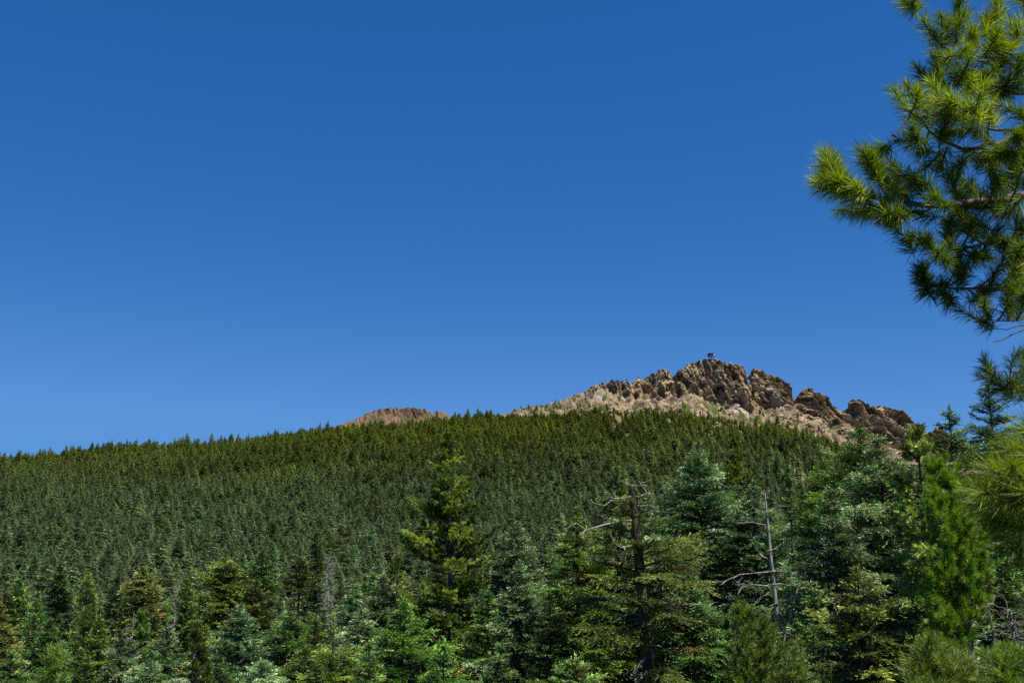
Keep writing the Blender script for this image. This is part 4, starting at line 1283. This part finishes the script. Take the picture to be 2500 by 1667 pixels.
    for (x, y, sz, tone) in TUFTS:
        dep = 7.25
        q = P(x, y, dep)
        dif = allP - q
        dist = np.linalg.norm(dif * np.array([1, 0.35, 1]), axis=1) + 0.5 * np.clip(-dif[:, 0], 0, 9)
        a = allP[int(np.argmin(dist))]
        d2 = a[1] + org[1] + g.normal(-0.05, 0.16) if tone < 0.7 else a[1] + org[1] - 0.15
        if abs(d2 - 7.2) > 1.6:
            d2 = 7.2
        q = P(x, y, d2)
        v = q - a
        ln = np.linalg.norm(v)
        reps = 1
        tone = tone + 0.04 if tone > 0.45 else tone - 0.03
        ctrl = [a, a + v * 0.45 + np.array([0, 0, -0.10 * ln]), a + v * 0.8 + np.array([0, 0, -0.06 * ln]), q]
        tw = curve(ctrl, 9)
        wood.add(*tubes(tw[None], np.linspace(0.0085, 0.0045, 9)[None], 5))
        ax = tw[-1] - tw[-3] + np.array([-0.3, -0.05, 0.25]) * 0.05
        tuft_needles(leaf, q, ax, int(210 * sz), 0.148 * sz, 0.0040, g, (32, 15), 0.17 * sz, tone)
        for _ in range(reps):
            k = g.integers(4, 8)
            dd = ax / np.linalg.norm(ax) + g.normal(0, 0.4, 3)
            b = wander(tw[k], dd, g.uniform(0.1, 0.22), 5, g, 0.15, 0.08)
            wood.add(*tubes(b[None], np.linspace(0.006, 0.004, 5)[None], 4))
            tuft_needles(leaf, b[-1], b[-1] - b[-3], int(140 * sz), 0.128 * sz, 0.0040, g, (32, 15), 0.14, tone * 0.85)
    # foliage carried farther back on the same boughs, for depth
    for C_, r in paths:
        if r < 0.015:
            continue
        for _ in range(6):
            k = g.integers(6, 19)
            dd = np.array([g.normal(-0.4, 0.5), g.normal(0.3, 0.8), g.normal(0.1, 0.5)])
            b = wander(C_[k], dd, g.uniform(0.2, 0.5), 7, g, 0.15, 0.06)
            wood.add(*tubes(b[None], np.linspace(0.008, 0.004, 7)[None], 4))
            tuft_needles(leaf, b[-1], b[-1] - b[-3], 140, 0.135, 0.0042, g, (34, 16), 0.16, g.uniform(0.1, 0.4))
    link('trunk', wood.mesh('trunk', True), M['twig'], o)
    link('crown', leaf.mesh('crown'), M['pine_near'], o)


def close_bough():
    """a younger pine right beside the camera: its bough fills the right edge, slightly out of focus"""
    g = np.random.default_rng(78)
    tx = at(2900, 1200, 3.9)[0]
    gz = float(ground_z(tx, 3.9))
    org = np.array([tx, 3.9, gz])
    o = empty('pine_tree', org)
    tag(o, 'closest pine, blurred bright needle sprays filling the right edge below the mountain', 'pine')
    wood, leaf = Geo(), Geo()
    zz = np.linspace(0, 1, 8)
    tr = np.stack([zz * 0.1, zz * 0.05, zz * 4.3], -1)
    wood.add(*tubes(tr[None], (0.06 * (1 - zz) + 0.012)[None], 8))

    def P(x, y, d):
        return at(x, y, d) - org
    SH = [(2505, 1040, 3.7, .7, (2440, 1000)), (2470, 1090, 3.65, .65, (2405, 1055)), (2515, 1100, 3.6, .7, (2460, 1060)), (2430, 1140, 3.55, .7, (2355, 1110)), (2480, 1150, 3.5, .75, (2420, 1105)),  # tone paints sun into the upper shoots, shade into lower and rear ones
          (2400, 1185, 3.5, .6, (2325, 1180)), (2455, 1205, 3.5, .65, (2390, 1195)), (2510, 1190, 3.45, .65, (2450, 1170)), (2440, 1255, 3.6, .4, (2375, 1280)), (2495, 1255, 3.6, .45, (2435, 1270)),
          (2470, 1310, 3.8, .2, (2410, 1350)), (2520, 1320, 3.8, .2, (2465, 1370)), (2440, 1120, 4.1, .1, (2370, 1120)), (2490, 1215, 4.0, .1, (2430, 1240)), (2530, 1140, 3.9, .2, (2480, 1130)), (2415, 1225, 4.0, .1, (2350, 1250))]
    for (x, y, d, tone, axp) in SH:
        x, y, axp, tone = x + 14, y + 16, (axp[0] + 14, axp[1] + 16), tone * 1.1
        q = P(x, y, d)
        ax = P(axp[0], axp[1], d - 0.05) - q
        ax /= np.linalg.norm(ax)
        tip = q + ax * 0.03
        h = min(q[2] - 0.05, 4.2)
        root = np.array([0.1 * h / 4.3, 0.05 * h / 4.3, h])
        C_ = curve([root, root + (q - root) * .5 + np.array([0, 0, -.05]), q - ax * 0.12, tip], 14)
        wood.add(*tubes(C_[None], np.linspace(0.014, 0.005, 14)[None], 6))
        tuft_needles(leaf, tip, ax, 210, 0.118, 0.0022, g, (30, 13), 0.13, tone, 0.05)
        for _ in range(1):
            k = g.integers(9, 13)
            b = wander(C_[k], ax + g.normal(0, 0.55, 3), g.uniform(.08, .15), 5, g, .12, .06)
            wood.add(*tubes(b[None], np.linspace(0.005, 0.003, 5)[None], 4))
            tuft_needles(leaf, b[-1], b[-1] - b[-3], 140, 0.105, 0.0021, g, (30, 13), 0.11, tone * 0.8, 0.05)
    link('trunk', wood.mesh('trunk', True), M['twig'], o)
    link('crown', leaf.mesh('crown'), M['pine_close'], o)


def bushy_pine(name, label, px, py, Y, boughs, n_need, Ln, Wd, mat, seed, trunk_px, hw, depth, lean=0.0, r0=0.10, tone=(0.3, 0.75), bare=None, barkmat='bark_grey', tsz=1.0, low=1.0, cones=0):
    """pine crown as many tufted shoots over a rounded, uneven crown; px/py its top, hw the half width profile [(py, left, right)]"""
    g = np.random.default_rng(seed)
    H = tree_height(trunk_px, py, Y)
    u, t = ray(trunk_px, py)
    org = np.array([float(u) * Y, Y, float(t) * Y - H])
    o = empty(name, org)
    tag(o, label, 'pine')
    wood, leaf = Geo(), Geo()
    K = 10
    zz = np.linspace(0, 1, K)
    top = at(px, py, Y) - org
    tr = np.stack([top[0] * zz ** 2 + 0.05 * np.sin(zz * 9), 0.05 * np.cos(zz * 7), zz * H], -1)
    wood.add(*tubes(tr[None], (r0 * (1 - zz) ** 0.8 + 0.012)[None], 9))
    hp = np.array(hw, float)
    ybase = float(project(org[0], Y, org[2])[1])
    for i in range(boughs + boughs // 2):
        y = py + (hp[-1, 0] - py) * g.random() ** 0.85
        if i >= boughs:
            y = hp[-1, 0] + max(0, 0.8 * (ybase - hp[-1, 0])) * g.random()
        wl_, wr = np.interp(y, hp[:, 0], hp[:, 1]), np.interp(y, hp[:, 0], hp[:, 2])
        a = g.uniform(0, 6.283)
        rr = math.sqrt(g.uniform(0.3, 1))
        cx = math.cos(a)
        x = px + (wr if cx > 0 else -wl_) * cx * rr
        dy = math.sin(a) * depth * rr * min(1, 0.25 + (y - py) / 150)
        q = at(x, y, Y + dy) - org
        h = q[2] - np.hypot(q[0], q[1]) * g.uniform(0.1, 0.5)
        h = max(0.2, min(h, H * 0.97))
        root = np.array([np.interp(h, tr[:, 2], tr[:, 0]), np.interp(h, tr[:, 2], tr[:, 1]), h])
        v = q - root
        C_ = curve([root, root + v * 0.5 - np.array([0, 0, 0.06 * np.linalg.norm(v)]), root + v * .85, q], 9)
        wood.add(*tubes(C_[None], (np.linspace(0.010, 0.004, 9) * (1 + Y / 40))[None], 4))
        ax = C_[-1] - C_[-3]
        ax = ax / np.linalg.norm(ax) + np.array([0, 0, 0.45])
        tuft_needles(leaf, q, ax, n_need, Ln * tsz, Wd, g, (31, 14), 0.13 * tsz, g.uniform(*tone), 0.05)
        for _ in range(3):
            k = g.integers(4, 9)
            b = wander(C_[k], ax + g.normal(0, 0.7, 3), g.uniform(.08, .25) * tsz, 4, g, .15, .12)
            tuft_needles(leaf, b[-1], b[-1] - b[-2] + np.array([0, 0, 0.03]), int(n_need * 0.8), Ln * tsz * .95, Wd, g, (31, 14), 0.11 * tsz, g.uniform(*tone), 0.05)
    link('trunk', wood.mesh('trunk', True), M[barkmat], o)
    link('crown', leaf.mesh('crown'), M[mat], o)
    if cones:
        for _ in range(cones):
            G = Geo()
            k = g.random()
            p = (np.interp(k, zz, tr[:, 0]) + g.normal(0, .02 if cones < 6 else .1), -0.04 + g.normal(0, .02), H * (1 - 0.16 * k * k) - 0.03 if cones < 6 else H - 0.35 - 2.4 * k)
            s = np.linspace(0, 1, 5)
            d = np.array([g.normal(0, .6), -0.4, 1.0 if cones < 6 else -0.6])
            A = np.array(p)[None] + s[:, None] * d / np.linalg.norm(d) * (0.045 if cones < 6 else 0.16)
            G.add(*tubes(A[None], ((0.010 if cones < 6 else 0.045) * np.array([.4, 1, .95, .6, .1]))[None], 6))
            link('cone', G.mesh('cone', True), M['bud' if cones < 6 else 'cone'], o)
    return o


hanging_pine()
close_bough()
bushy_pine('pine_tree', 'bushy vivid green pine with grey trunk in front of the firs at lower right', 2262, 1130, 18, 430, 105, 0.115, 0.0062, 'pine_bright', 31, 2385,
           [(1130, 15, 20), (1165, 80, 80), (1210, 105, 110), (1260, 128, 140), (1340, 148, 170), (1420, 135, 170), (1490, 105, 150), (1540, 80, 130), (1620, 70, 110)], 1.1, r0=0.13, tone=(0.3, 0.85))
bushy_pine('pine_tree', 'soft feathery green pine crown at the bottom right of the mossy broken trunk', 1790, 1488, 25, 300, 40, 0.12, 0.013, 'pine_soft', 32, 1800,
           [(1488, 15, 20), (1520, 90, 95), (1580, 170, 130), (1640, 220, 180), (1700, 240, 200)], 2.0, r0=0.13, tone=(0.3, 0.75), tsz=1.1)
bushy_pine('pine_tree', 'soft green pine shoots rising from the bottom edge near the right corner', 2240, 1602, 11, 110, 60, 0.12, 0.0055, 'pine_soft', 33, 2240,
           [(1602, 40, 60), (1625, 90, 110), (1660, 130, 140), (1720, 160, 170)], 0.5, r0=0.05, tone=(0.35, 0.8))
bushy_pine('pine_tree', 'green pine shoots filling the very bottom right corner', 2440, 1610, 12, 110, 60, 0.12, 0.006, 'pine_soft', 34, 2445,
           [(1610, 50, 40), (1640, 90, 80), (1720, 130, 120)], 0.5, r0=0.06, tone=(0.25, 0.6))
bushy_pine('pine_tree', 'nearest pine tip with brown buds poking up at the bottom left', 122, 1606, 12, 14, 60, 0.085, 0.005, 'pine_soft', 35, 122,
           [(1606, 3, 3), (1640, 11, 11), (1700, 30, 30)], 0.15, r0=0.04, tone=(0.3, 0.7), cones=5)
bushy_pine('pine_tree', 'thin pine hung with rusty brown cones along its grey stem', 471, 1528, 32, 60, 34, 0.14, 0.016, 'pine', 36, 471,
           [(1528, 4, 4), (1570, 24, 26), (1640, 40, 45), (1700, 60, 60)], 0.5, r0=0.09, tone=(0.25, 0.55), cones=9)


def gnarled():
    g = np.random.default_rng(91)
    Y = 15.0
    b = at(2430, 1667, Y)
    gz = float(ground_z(b[0], Y))
    o = empty('dead_tree', (b[0], Y, gz))
    tag(o, 'gnarled grey forked trunk with curly bare twigs in the lower right corner', 'dead tree')
    org = np.array([b[0], Y, gz])
    Wd, Tw = Geo(), Geo()
    for pts, r in (([(2425, 1760), (2425, 1667), (2432, 1600), (2440, 1540), (2428, 1500), (2412, 1478)], .085), ([(2440, 1640), (2475, 1600), (2482, 1550), (2470, 1510), (2462, 1488)], .06)):
        A = curve([np.array([0, 0, 0])] * (1 if pts[0][1] > 1700 else 0) + [at(x, y, Y + g.normal(0, .05)) - org for x, y in pts], 14)
        Wd.add(*tubes(A[None], (r * np.linspace(1.1, .12, 14) * g.uniform(.85, 1.15, 14))[None], 9))
        for k in range(6, 14):
            for _ in range(5):
                bb = wander(A[k], g.normal(0, 1, 3) + np.array([0.3, -.6, .1]), g.uniform(.25, .55), 10, g, 0.55, -0.05)
                Wd.add(*tubes(bb[None], np.linspace(.009, .003, 10)[None], 4))
    link('trunk', Wd.mesh('trunk', True), M['bark_grey'], o)


gnarled()


# ------------------------------------------------------------------ lookout cabin on the summit
def box(G, x0, x1, y0, y1, z0, z1):
    V = np.array([(x, y, z) for z in (z0, z1) for (x, y) in ((x0, y0), (x1, y0), (x1, y1), (x0, y1))], float)
    G.add(V, np.array([(3, 2, 1, 0), (4, 5, 6, 7), (0, 1, 5, 4), (1, 2, 6, 5), (2, 3, 7, 6), (3, 0, 4, 7)]))


def cabin():
    u = float(ray(1731, 877)[0])
    j = int(np.argmin(np.abs(MT[0, :, 0] / MT[0, :, 1] - u)))
    k = int(np.argmax(MT[:, j, 2] / MT[:, j, 1]))
    p = MT[k, j]
    o = empty('lookout_cabin', (p[0], p[1] + 1, p[2] + 0.8), R(14))
    tag(o, 'small dark fire lookout cabin with catwalk on the highest rock', 'cabin')

    def part(nm, boxes, m):
        G = Geo()
        for b in boxes:
            box(G, *b)
        return link(nm, G.mesh(nm), M[m], o)
    for sx in (-2.6, 0, 2.6):
        for sy in (-2.4, 2.4):
            part('stilt', [(sx - .2, sx + .2, sy - .2, sy + .2, -4.5, 2.4)], 'steel')
    part('catwalk', [(-4.2, 4.2, -4.0, 4.0, 2.4, 2.65)], 'steel')
    part('railing', [(-4.2, 4.2, -4.0, -3.93, 3.55, 3.7), (-4.2, 4.2, 3.93, 4.0, 3.55, 3.7), (-4.2, -4.13, -3.9, 3.9, 3.55, 3.7), (4.13, 4.2, -3.9, 3.9, 3.55, 3.7)] +
         [(x - .06, x + .06, y - .06, y + .06, 2.65, 3.55) for x in (-4.1, -2, 0, 2, 4.1) for y in (-3.95, 3.95)], 'steel')
    part('wall', [(-3.1, 3.1, -3.0, 3.0, 2.65, 6.0)], 'cabin_dark')
    part('window', [(-2.9 + i * 1.5, -1.65 + i * 1.5, -3.06, -3.0, 3.9, 5.5) for i in range(4)] + [(3.1, 3.16, -2.7 + i * 1.4, -1.5 + i * 1.4, 3.9, 5.5) for i in range(4)], 'glass')
    part('shutter', [(2.3, 3.6, -3.6, -3.4, 2.7, 4.6)], 'cabin_pale')
    G = Geo()
    V = np.array([(-4.1, -4.0, 6.0), (4.1, -4.0, 6.0), (4.1, 4.0, 6.0), (-4.1, 4.0, 6.0), (-4.1, -4.0, 6.3), (4.1, -4.0, 6.3), (4.1, 4.0, 6.3), (-4.1, 4.0, 6.3), (-1, 0, 7.1), (1, 0, 7.1)], float)
    G.add(V, np.array([(3, 2, 1, 0), (0, 1, 5, 4), (1, 2, 6, 5), (2, 3, 7, 6), (3, 0, 4, 7), (4, 5, 9, 8), (6, 7, 8, 9)]))
    G.f.setdefault(3, []).append(np.array([(5, 6, 9), (7, 4, 8)]))
    link('roof', G.mesh('roof'), M['cabin_dark'], o)


cabin()

# ------------------------------------------------------------------ middle-distance trees: copies of a few models, each a tree of its own
rng = np.random.default_rng(2024)
MODELS = []
for i, (kind, H, sl, rc, mat, op) in enumerate([('fir', 20, .34, 2.9, 'fir', {}), ('fir', 18, .30, 2.5, 'fir_blue', {}), ('fir', 22, .28, 2.4, 'fir_dark', dict(gaps=.15)), ('fir', 17, .4, 2.8, 'fir_bright', {}),
                                                ('olive', 20, .5, 3.0, 'olive', dict(dead=.03)), ('olive', 18, .6, 2.8, 'fir_dark', dict(gaps=.2)), ('fir', 21, .33, 2.6, 'fir_blue', dict(gaps=.15, dead=.05)),
                                                ('olive', 19, .45, 2.7, 'fir', dict(gaps=.25, dead=.06)), ('pine', 20, .35, 2.6, 'pine', dict(gaps=.2))]):
    w, l = conifer(500 + i, H, sl, rc, kind, 1.9 if kind != 'pine' else 2.0, .1, dead=op.get('dead', .02), gaps=op.get('gaps', 0), ragged=.28)
    wm, lm = w.mesh('trunk', True), l.mesh('crown')
    wm.materials.append(M['bark'])
    lm.materials.append(M[mat])
    MODELS.append((H, wm, lm, kind, mat))

ENV = [  # photo x, highest allowed top (y) for trees of the middle distance
    (-100, 1420), (100, 1425), (180, 1440), (320, 1425), (420, 1430), (520, 1395), (600, 1385), (680, 1370), (760, 1370), (850, 1375), (950, 1400), (1060, 1420), (1160, 1370), (1300, 1345), (1360, 1330), (1450, 1280),
    (1520, 1240), (1600, 1240), (1680, 1200), (1760, 1200), (1820, 1190), (1900, 1165), (2000, 1150), (2100, 1120), (2250, 1110), (2350, 1080), (2600, 1050)]
ENV = np.array(ENV, float)
spots = []
tries = 0
while len(spots) < 190 and tries < 9000:
    tries += 1
    far = rng.random()
    px = rng.uniform(-70, 2560)
    Y = 62 + 190 * far ** 0.8 if px < 1150 else 62 + 120 * far
    u = float(ray(px, 1400)[0])
    x = u * Y
    if any((x - a) ** 2 + (Y - b) ** 2 < (2.4 + 0.008 * Y) ** 2 for a, b, *_ in spots):
        continue
    k = int(rng.integers(0, len(MODELS)))
    if MODELS[k][3] == 'pine' and rng.random() < .6:
        k = int(rng.integers(0, 8))
    gz = float(ground_z(x, Y))
    lim = float(np.interp(px, ENV[:, 0], ENV[:, 1])) + rng.uniform(0, 60) + (40 if Y < 110 else 0)
    zmax = float(ray(px, lim)[1]) * Y
    H = min(rng.uniform(17, 27), zmax - gz)
    if H < 9:
        continue
    top = gz + H
    py = float(project(x, Y, top)[1])
    if py > 1650:
        continue
    # stay off the trees that have their own shape
    if any(abs(px - tx) < 0.45 * thw + 8 and abs(Y - tY) < 6 for (tx, ty, thw, tY) in TREES):
        continue
    if any(abs(px - tx) < 0.9 * thw and Y < tY and py < ty + 150 for (tx, ty, thw, tY) in TREES):
        continue
    spots.append((x, Y, gz, H, k, px, py))

SHADE = {'fir': 'mid green', 'fir_blue': 'pale blue green', 'fir_dark': 'dark green', 'fir_bright': 'bright green', 'olive': 'olive', 'pine': 'yellow green'}
LAND = [('sugar pine', 1103), ('broken topped tree', 1545), ('silver snag', 1866), ('big bright green fir', 988), ('broad blue green fir', 587), ('grey brushy dead tree', 804),
        ('dark pyramid fir', 147), ('rounded yellow crown', 351), ('pine with rusty cones', 471), ('bushy vivid pine', 2262), ('tall silver green fir', 1705), ('flat topped fir', 2101),
        ('yellow green fir', 1410), ('twin tipped pale fir', 1264)]
for (x, Y, gz, H, k, px, py) in spots:
    H0, wm, lm, kind, mat = MODELS[k]
    nm = 'pine_tree' if kind == 'pine' else 'fir_tree'
    sp = 'pine' if kind == 'pine' else 'fir'
    o = empty(nm, (x, Y, gz - .3), rng.uniform(0, 6.28))
    f = H / H0
    o.scale = (f * rng.uniform(.85, 1.15), f * rng.uniform(.85, 1.15), f)
    a = link('trunk', wm, None, o)
    b = link('crown', lm, None, o)
    ln, lx = min(LAND, key=lambda q: abs(q[1] - px))
    rel = 'in line with' if abs(px - lx) < 18 else ('left of' if px < lx else 'right of')
    dist = 'far back' if Y > 170 else ('halfway back' if Y > 110 else 'nearer')
    shape = {'fir': 'pointed', 'olive': 'blunt crowned', 'pine': 'open boughed'}[kind]
    tag(o, f'{SHADE[mat]} {shape} {sp} {dist}, {rel} the {ln}', sp, f'{SHADE[mat]} {shape} {sp} {dist} {rel} the {ln}')

# ------------------------------------------------------------------ the far forest: one mass of instanced conifers
protos = bpy.data.collections.new('forest_models')
for i, (kind, H, sl, rc, op) in enumerate([('fir', 15, .46, 2.4, {}), ('fir', 16, .40, 2.2, dict(gaps=.15)), ('fir', 13, .52, 2.4, {}), ('olive', 14, .62, 2.5, {}), ('olive', 15, .52, 2.3, dict(gaps=.2)),
                                           ('olive', 12, .8, 2.8, dict(dead=.04)), ('snag', 13, 0, 0, {}), ('bush', 2, 0, 0, {})]):
    G = Geo()
    if kind == 'snag':
        zz = np.linspace(0, 1, 5)
        G.add(*tubes(np.stack([zz * .3, zz * 0, zz * H], -1)[None], (.22 * (1 - zz) + .05)[None], 5), 0.5)
        A, Ra = dead_limbs(900, H, 16, 1.1, .07, .3, .98, 0)
        G.add(*tubes(A, Ra, 3), 0.5)
        me = G.mesh('far_snag')
        me.materials.append(M['dead'])
    elif kind == 'bush':
        gb = np.random.default_rng(3)
        m = 260
        d = gb.normal(0, 1, (m, 3))
        d[:, 2] = np.abs(d[:, 2])
        d /= np.linalg.norm(d, axis=1, keepdims=True)
        D, s3, u3 = frames(d + gb.normal(0, .5, (m, 3)))
        V, Fc = sprigs(d * np.array([1.1, 1.1, .7]) * gb.uniform(.5, 1, (m, 1)), D, s3, gb.uniform(.25, .45, m), gb.uniform(.12, .2, m))
        G.add(V, Fc, np.repeat(np.clip(gb.normal(.5, .15, m), 0, 1), 4))
        me = G.mesh('far_bush')
        me.materials.append(M['forest_dark'])
    else:
        w, l = conifer(900 + i, H, sl, rc, kind, 2.3, .25, dead=op.get('dead', .01), gaps=op.get('gaps', 0), ragged=.3, wood=False)
        me = l.mesh('far_conifer')
        me.materials.append(M['forest_dark' if kind == 'olive' else 'forest'])
    ob = bpy.data.objects.new('far_conifer_%d' % i, me)
    protos.objects.link(ob)

g = np.random.default_rng(99)
n = 540000
Yf = np.sqrt(g.uniform(440 ** 2, 1275 ** 2, n))
uf = g.uniform(-0.62, 0.80, n)
te, ye = np.interp(uf, EU, ET), np.interp(uf, EU, EY)
x = uf * Yf
z = ground_z(x, Yf)
px, py = project(x, Yf, z)
over = Yf - ye
keep = (over < 12) | ((over < 150) & (px > 1230) & (g.random(n) < 0.62 * np.clip(1 - over / 150, 0, 1) ** 1.7 * (0.6 + 0.8 * np.clip((px - 1300) / 300, 0, 1))))
# thinner, patchy stand under the peak
open_ = np.clip((px - 1380) / 160, 0, 1) * np.clip((Yf - 640) / 160, 0, 1)
patch = fbm(x / 45, Yf / 60, 8, 3)
prob = 0.95 * (1 - 0.45 * open_) + 0.6 * open_ * patch * 2
prob = np.where((open_ > 0.3) & (fbm(x / 38, Yf / 70, 58, 3) > 0.10), 0.05, prob)
prob = np.clip(prob + 0.35 * fbm(x / 90, Yf / 90, 18, 3), 0.04, 1)
keep &= g.random(n) < prob
x, Yf, z, px = x[keep], Yf[keep], z[keep], px[keep]
# spacing: at most one per small cell
pitch_ = np.interp(np.interp(x / Yf, EU, EY) - Yf, [0, 150, 500], [2.5, 2.8, 3.3])
pitch_ = np.round(pitch_ * 4) / 4
key = np.round(x / pitch_).astype(np.int64) * 100003 + np.round(Yf / pitch_).astype(np.int64) + (pitch_ * 4).astype(np.int64) * 10 ** 11
_, first = np.unique(key, return_index=True)
x, Yf, z, px = x[first], Yf[first], z[first], px[first]
big = fbm(x / 110, Yf / 60, 28, 4)
scl = np.clip(g.lognormal(-0.19, 0.27, len(x)) * np.where(g.random(len(x)) < 0.07, 1.6, 1) + 0.8 * np.clip(big, -0.25, 0.4), 0.38, 1.95) * np.interp(np.interp(x / Yf, EU, EY) - Yf, [-150, -40, 0, 120, 450, 700], [0.40, 0.5, 0.66, 0.76, 0.88, 1.0])
rnd = g.random(len(x))
idx = np.where(rnd < 0.022, 6, np.where(big + g.normal(0, .12, len(x)) > 0.08, 3 + g.integers(0, 3, len(x)), g.integers(0, 3, len(x))))
jj = np.clip(np.searchsorted(MT[0, :, 0] / MT[0, :, 1], x / Yf), 0, MT.shape[1] - 1)
for i in np.nonzero((px > 1200) & (Yf > np.interp(x / Yf, EU, EY) - 30))[0]:
    z[i] = np.interp(Yf[i], np.maximum.accumulate(MT[:240, jj[i], 1]), MT[:240, jj[i], 2])
P = [np.stack([x, Yf, z - .3], -1)]
# scattered small trees on the open scree
ex, es, ei = [], [], []
for (qx, qy, s) in [(1356, 992, .8), (1430, 984, .75), (1402, 982, .6), (1440, 1002, .7), (1472, 988, .7), (1392, 990, .5), (1530, 936, .7), (1616, 926, .5), (1545, 1005, .5), (1570, 1012, .55), (1385, 1004, .6), (1410, 1000, .6),
                    (1340, 996, .45), (1500, 1008, .5), (1300, 1000, .5), (1272, 1000, .6), (1480, 1010, .55), (1455, 1012, .6), (1420, 1012, .7), (1525, 1016, .6), (2100, 1060, .5), (2052, 1040, .5), (1700, 1040, .7), (1770, 1048, .8), (1830, 1052, .8),
                    (1945, 1062, .8), (1985, 1070, .8), (1322, 1000, .6), (1366, 998, .7), (1600, 1022, .6), (1640, 1026, .6), (1290, 1002, .7), (1310, 1006, .8), (1350, 1008, .7)]:
    pxm, pym = project(MT[:410, :, 0], MT[:410, :, 1], MT[:410, :, 2])
    dd = (pxm - qx) ** 2 + (pym - qy) ** 2
    ex.append(MT[:410].reshape(-1, 3)[int(np.argmin(dd))])
    es.append(s * 0.8)
    ei.append(int(g.integers(0, 5)))
sr, sc = np.nonzero(MG[:236] > 0.6)
pk = g.choice(len(sr), min(len(sr), 900), replace=False)
bush = MT[sr[pk], sc[pk]]
ex = np.concatenate([np.array(ex), bush])
es = np.concatenate([es, g.uniform(.5, 1.5, len(bush))])
ei = np.concatenate([ei, np.full(len(bush), 7)])
P = np.concatenate(P + [ex])
scl = np.concatenate([scl, es])
idx = np.concatenate([idx, ei])
me = bpy.data.meshes.new('conifer_forest')
me.vertices.add(len(P))
me.vertices.foreach_set('co', P.astype(np.float32).ravel())
for nm, ty, v in (('idx', 'INT', idx.astype(np.int32)), ('scl', 'FLOAT', scl.astype(np.float32)), ('rot', 'FLOAT', g.uniform(0, 6.283, len(P)).astype(np.float32)),
                  ('wid', 'FLOAT', g.uniform(.8, 1.25, len(P)).astype(np.float32))):
    a = me.attributes.new(nm, ty, 'POINT')
    a.data.foreach_set('value', v)
fo = link('conifer_forest', me)
tag(fo, 'dense conifer forest covering the whole far slope up to the rocks', 'forest', kind='stuff')
nt = bpy.data.node_groups.new('forest', 'GeometryNodeTree')
nt.interface.new_socket('Geometry', in_out='INPUT', socket_type='NodeSocketGeometry')
nt.interface.new_socket('Geometry', in_out='OUTPUT', socket_type='NodeSocketGeometry')
gi, go = nt.nodes.new('NodeGroupInput'), nt.nodes.new('NodeGroupOutput')
ci = nt.nodes.new('GeometryNodeCollectionInfo')
ci.inputs['Collection'].default_value = protos
ci.inputs['Separate Children'].default_value = True
ci.inputs['Reset Children'].default_value = True
ip = nt.nodes.new('GeometryNodeInstanceOnPoints')
ip.inputs['Pick Instance'].default_value = True


def named(nm, ty):
    a = nt.nodes.new('GeometryNodeInputNamedAttribute')
    a.data_type = ty
    a.inputs['Name'].default_value = nm
    return a.outputs['Attribute']


cr = nt.nodes.new('ShaderNodeCombineXYZ')
cs = nt.nodes.new('ShaderNodeCombineXYZ')
mu = nt.nodes.new('ShaderNodeMath')
mu.operation = 'MULTIPLY'
nt.links.new(gi.outputs[0], ip.inputs['Points'])
nt.links.new(ci.outputs[0], ip.inputs['Instance'])
nt.links.new(named('idx', 'INT'), ip.inputs['Instance Index'])
nt.links.new(named('rot', 'FLOAT'), cr.inputs['Z'])
sc_ = named('scl', 'FLOAT')
nt.links.new(sc_, mu.inputs[0])
nt.links.new(named('wid', 'FLOAT'), mu.inputs[1])
nt.links.new(mu.outputs[0], cs.inputs['X'])
nt.links.new(mu.outputs[0], cs.inputs['Y'])
nt.links.new(sc_, cs.inputs['Z'])
nt.links.new(cr.outputs[0], ip.inputs['Rotation'])
nt.links.new(cs.outputs[0], ip.inputs['Scale'])
nt.links.new(ip.outputs[0], go.inputs[0])
md = fo.modifiers.new('forest', 'NODES')
md.node_group = nt
print('forest trees', len(P), 'middle trees', len(spots))
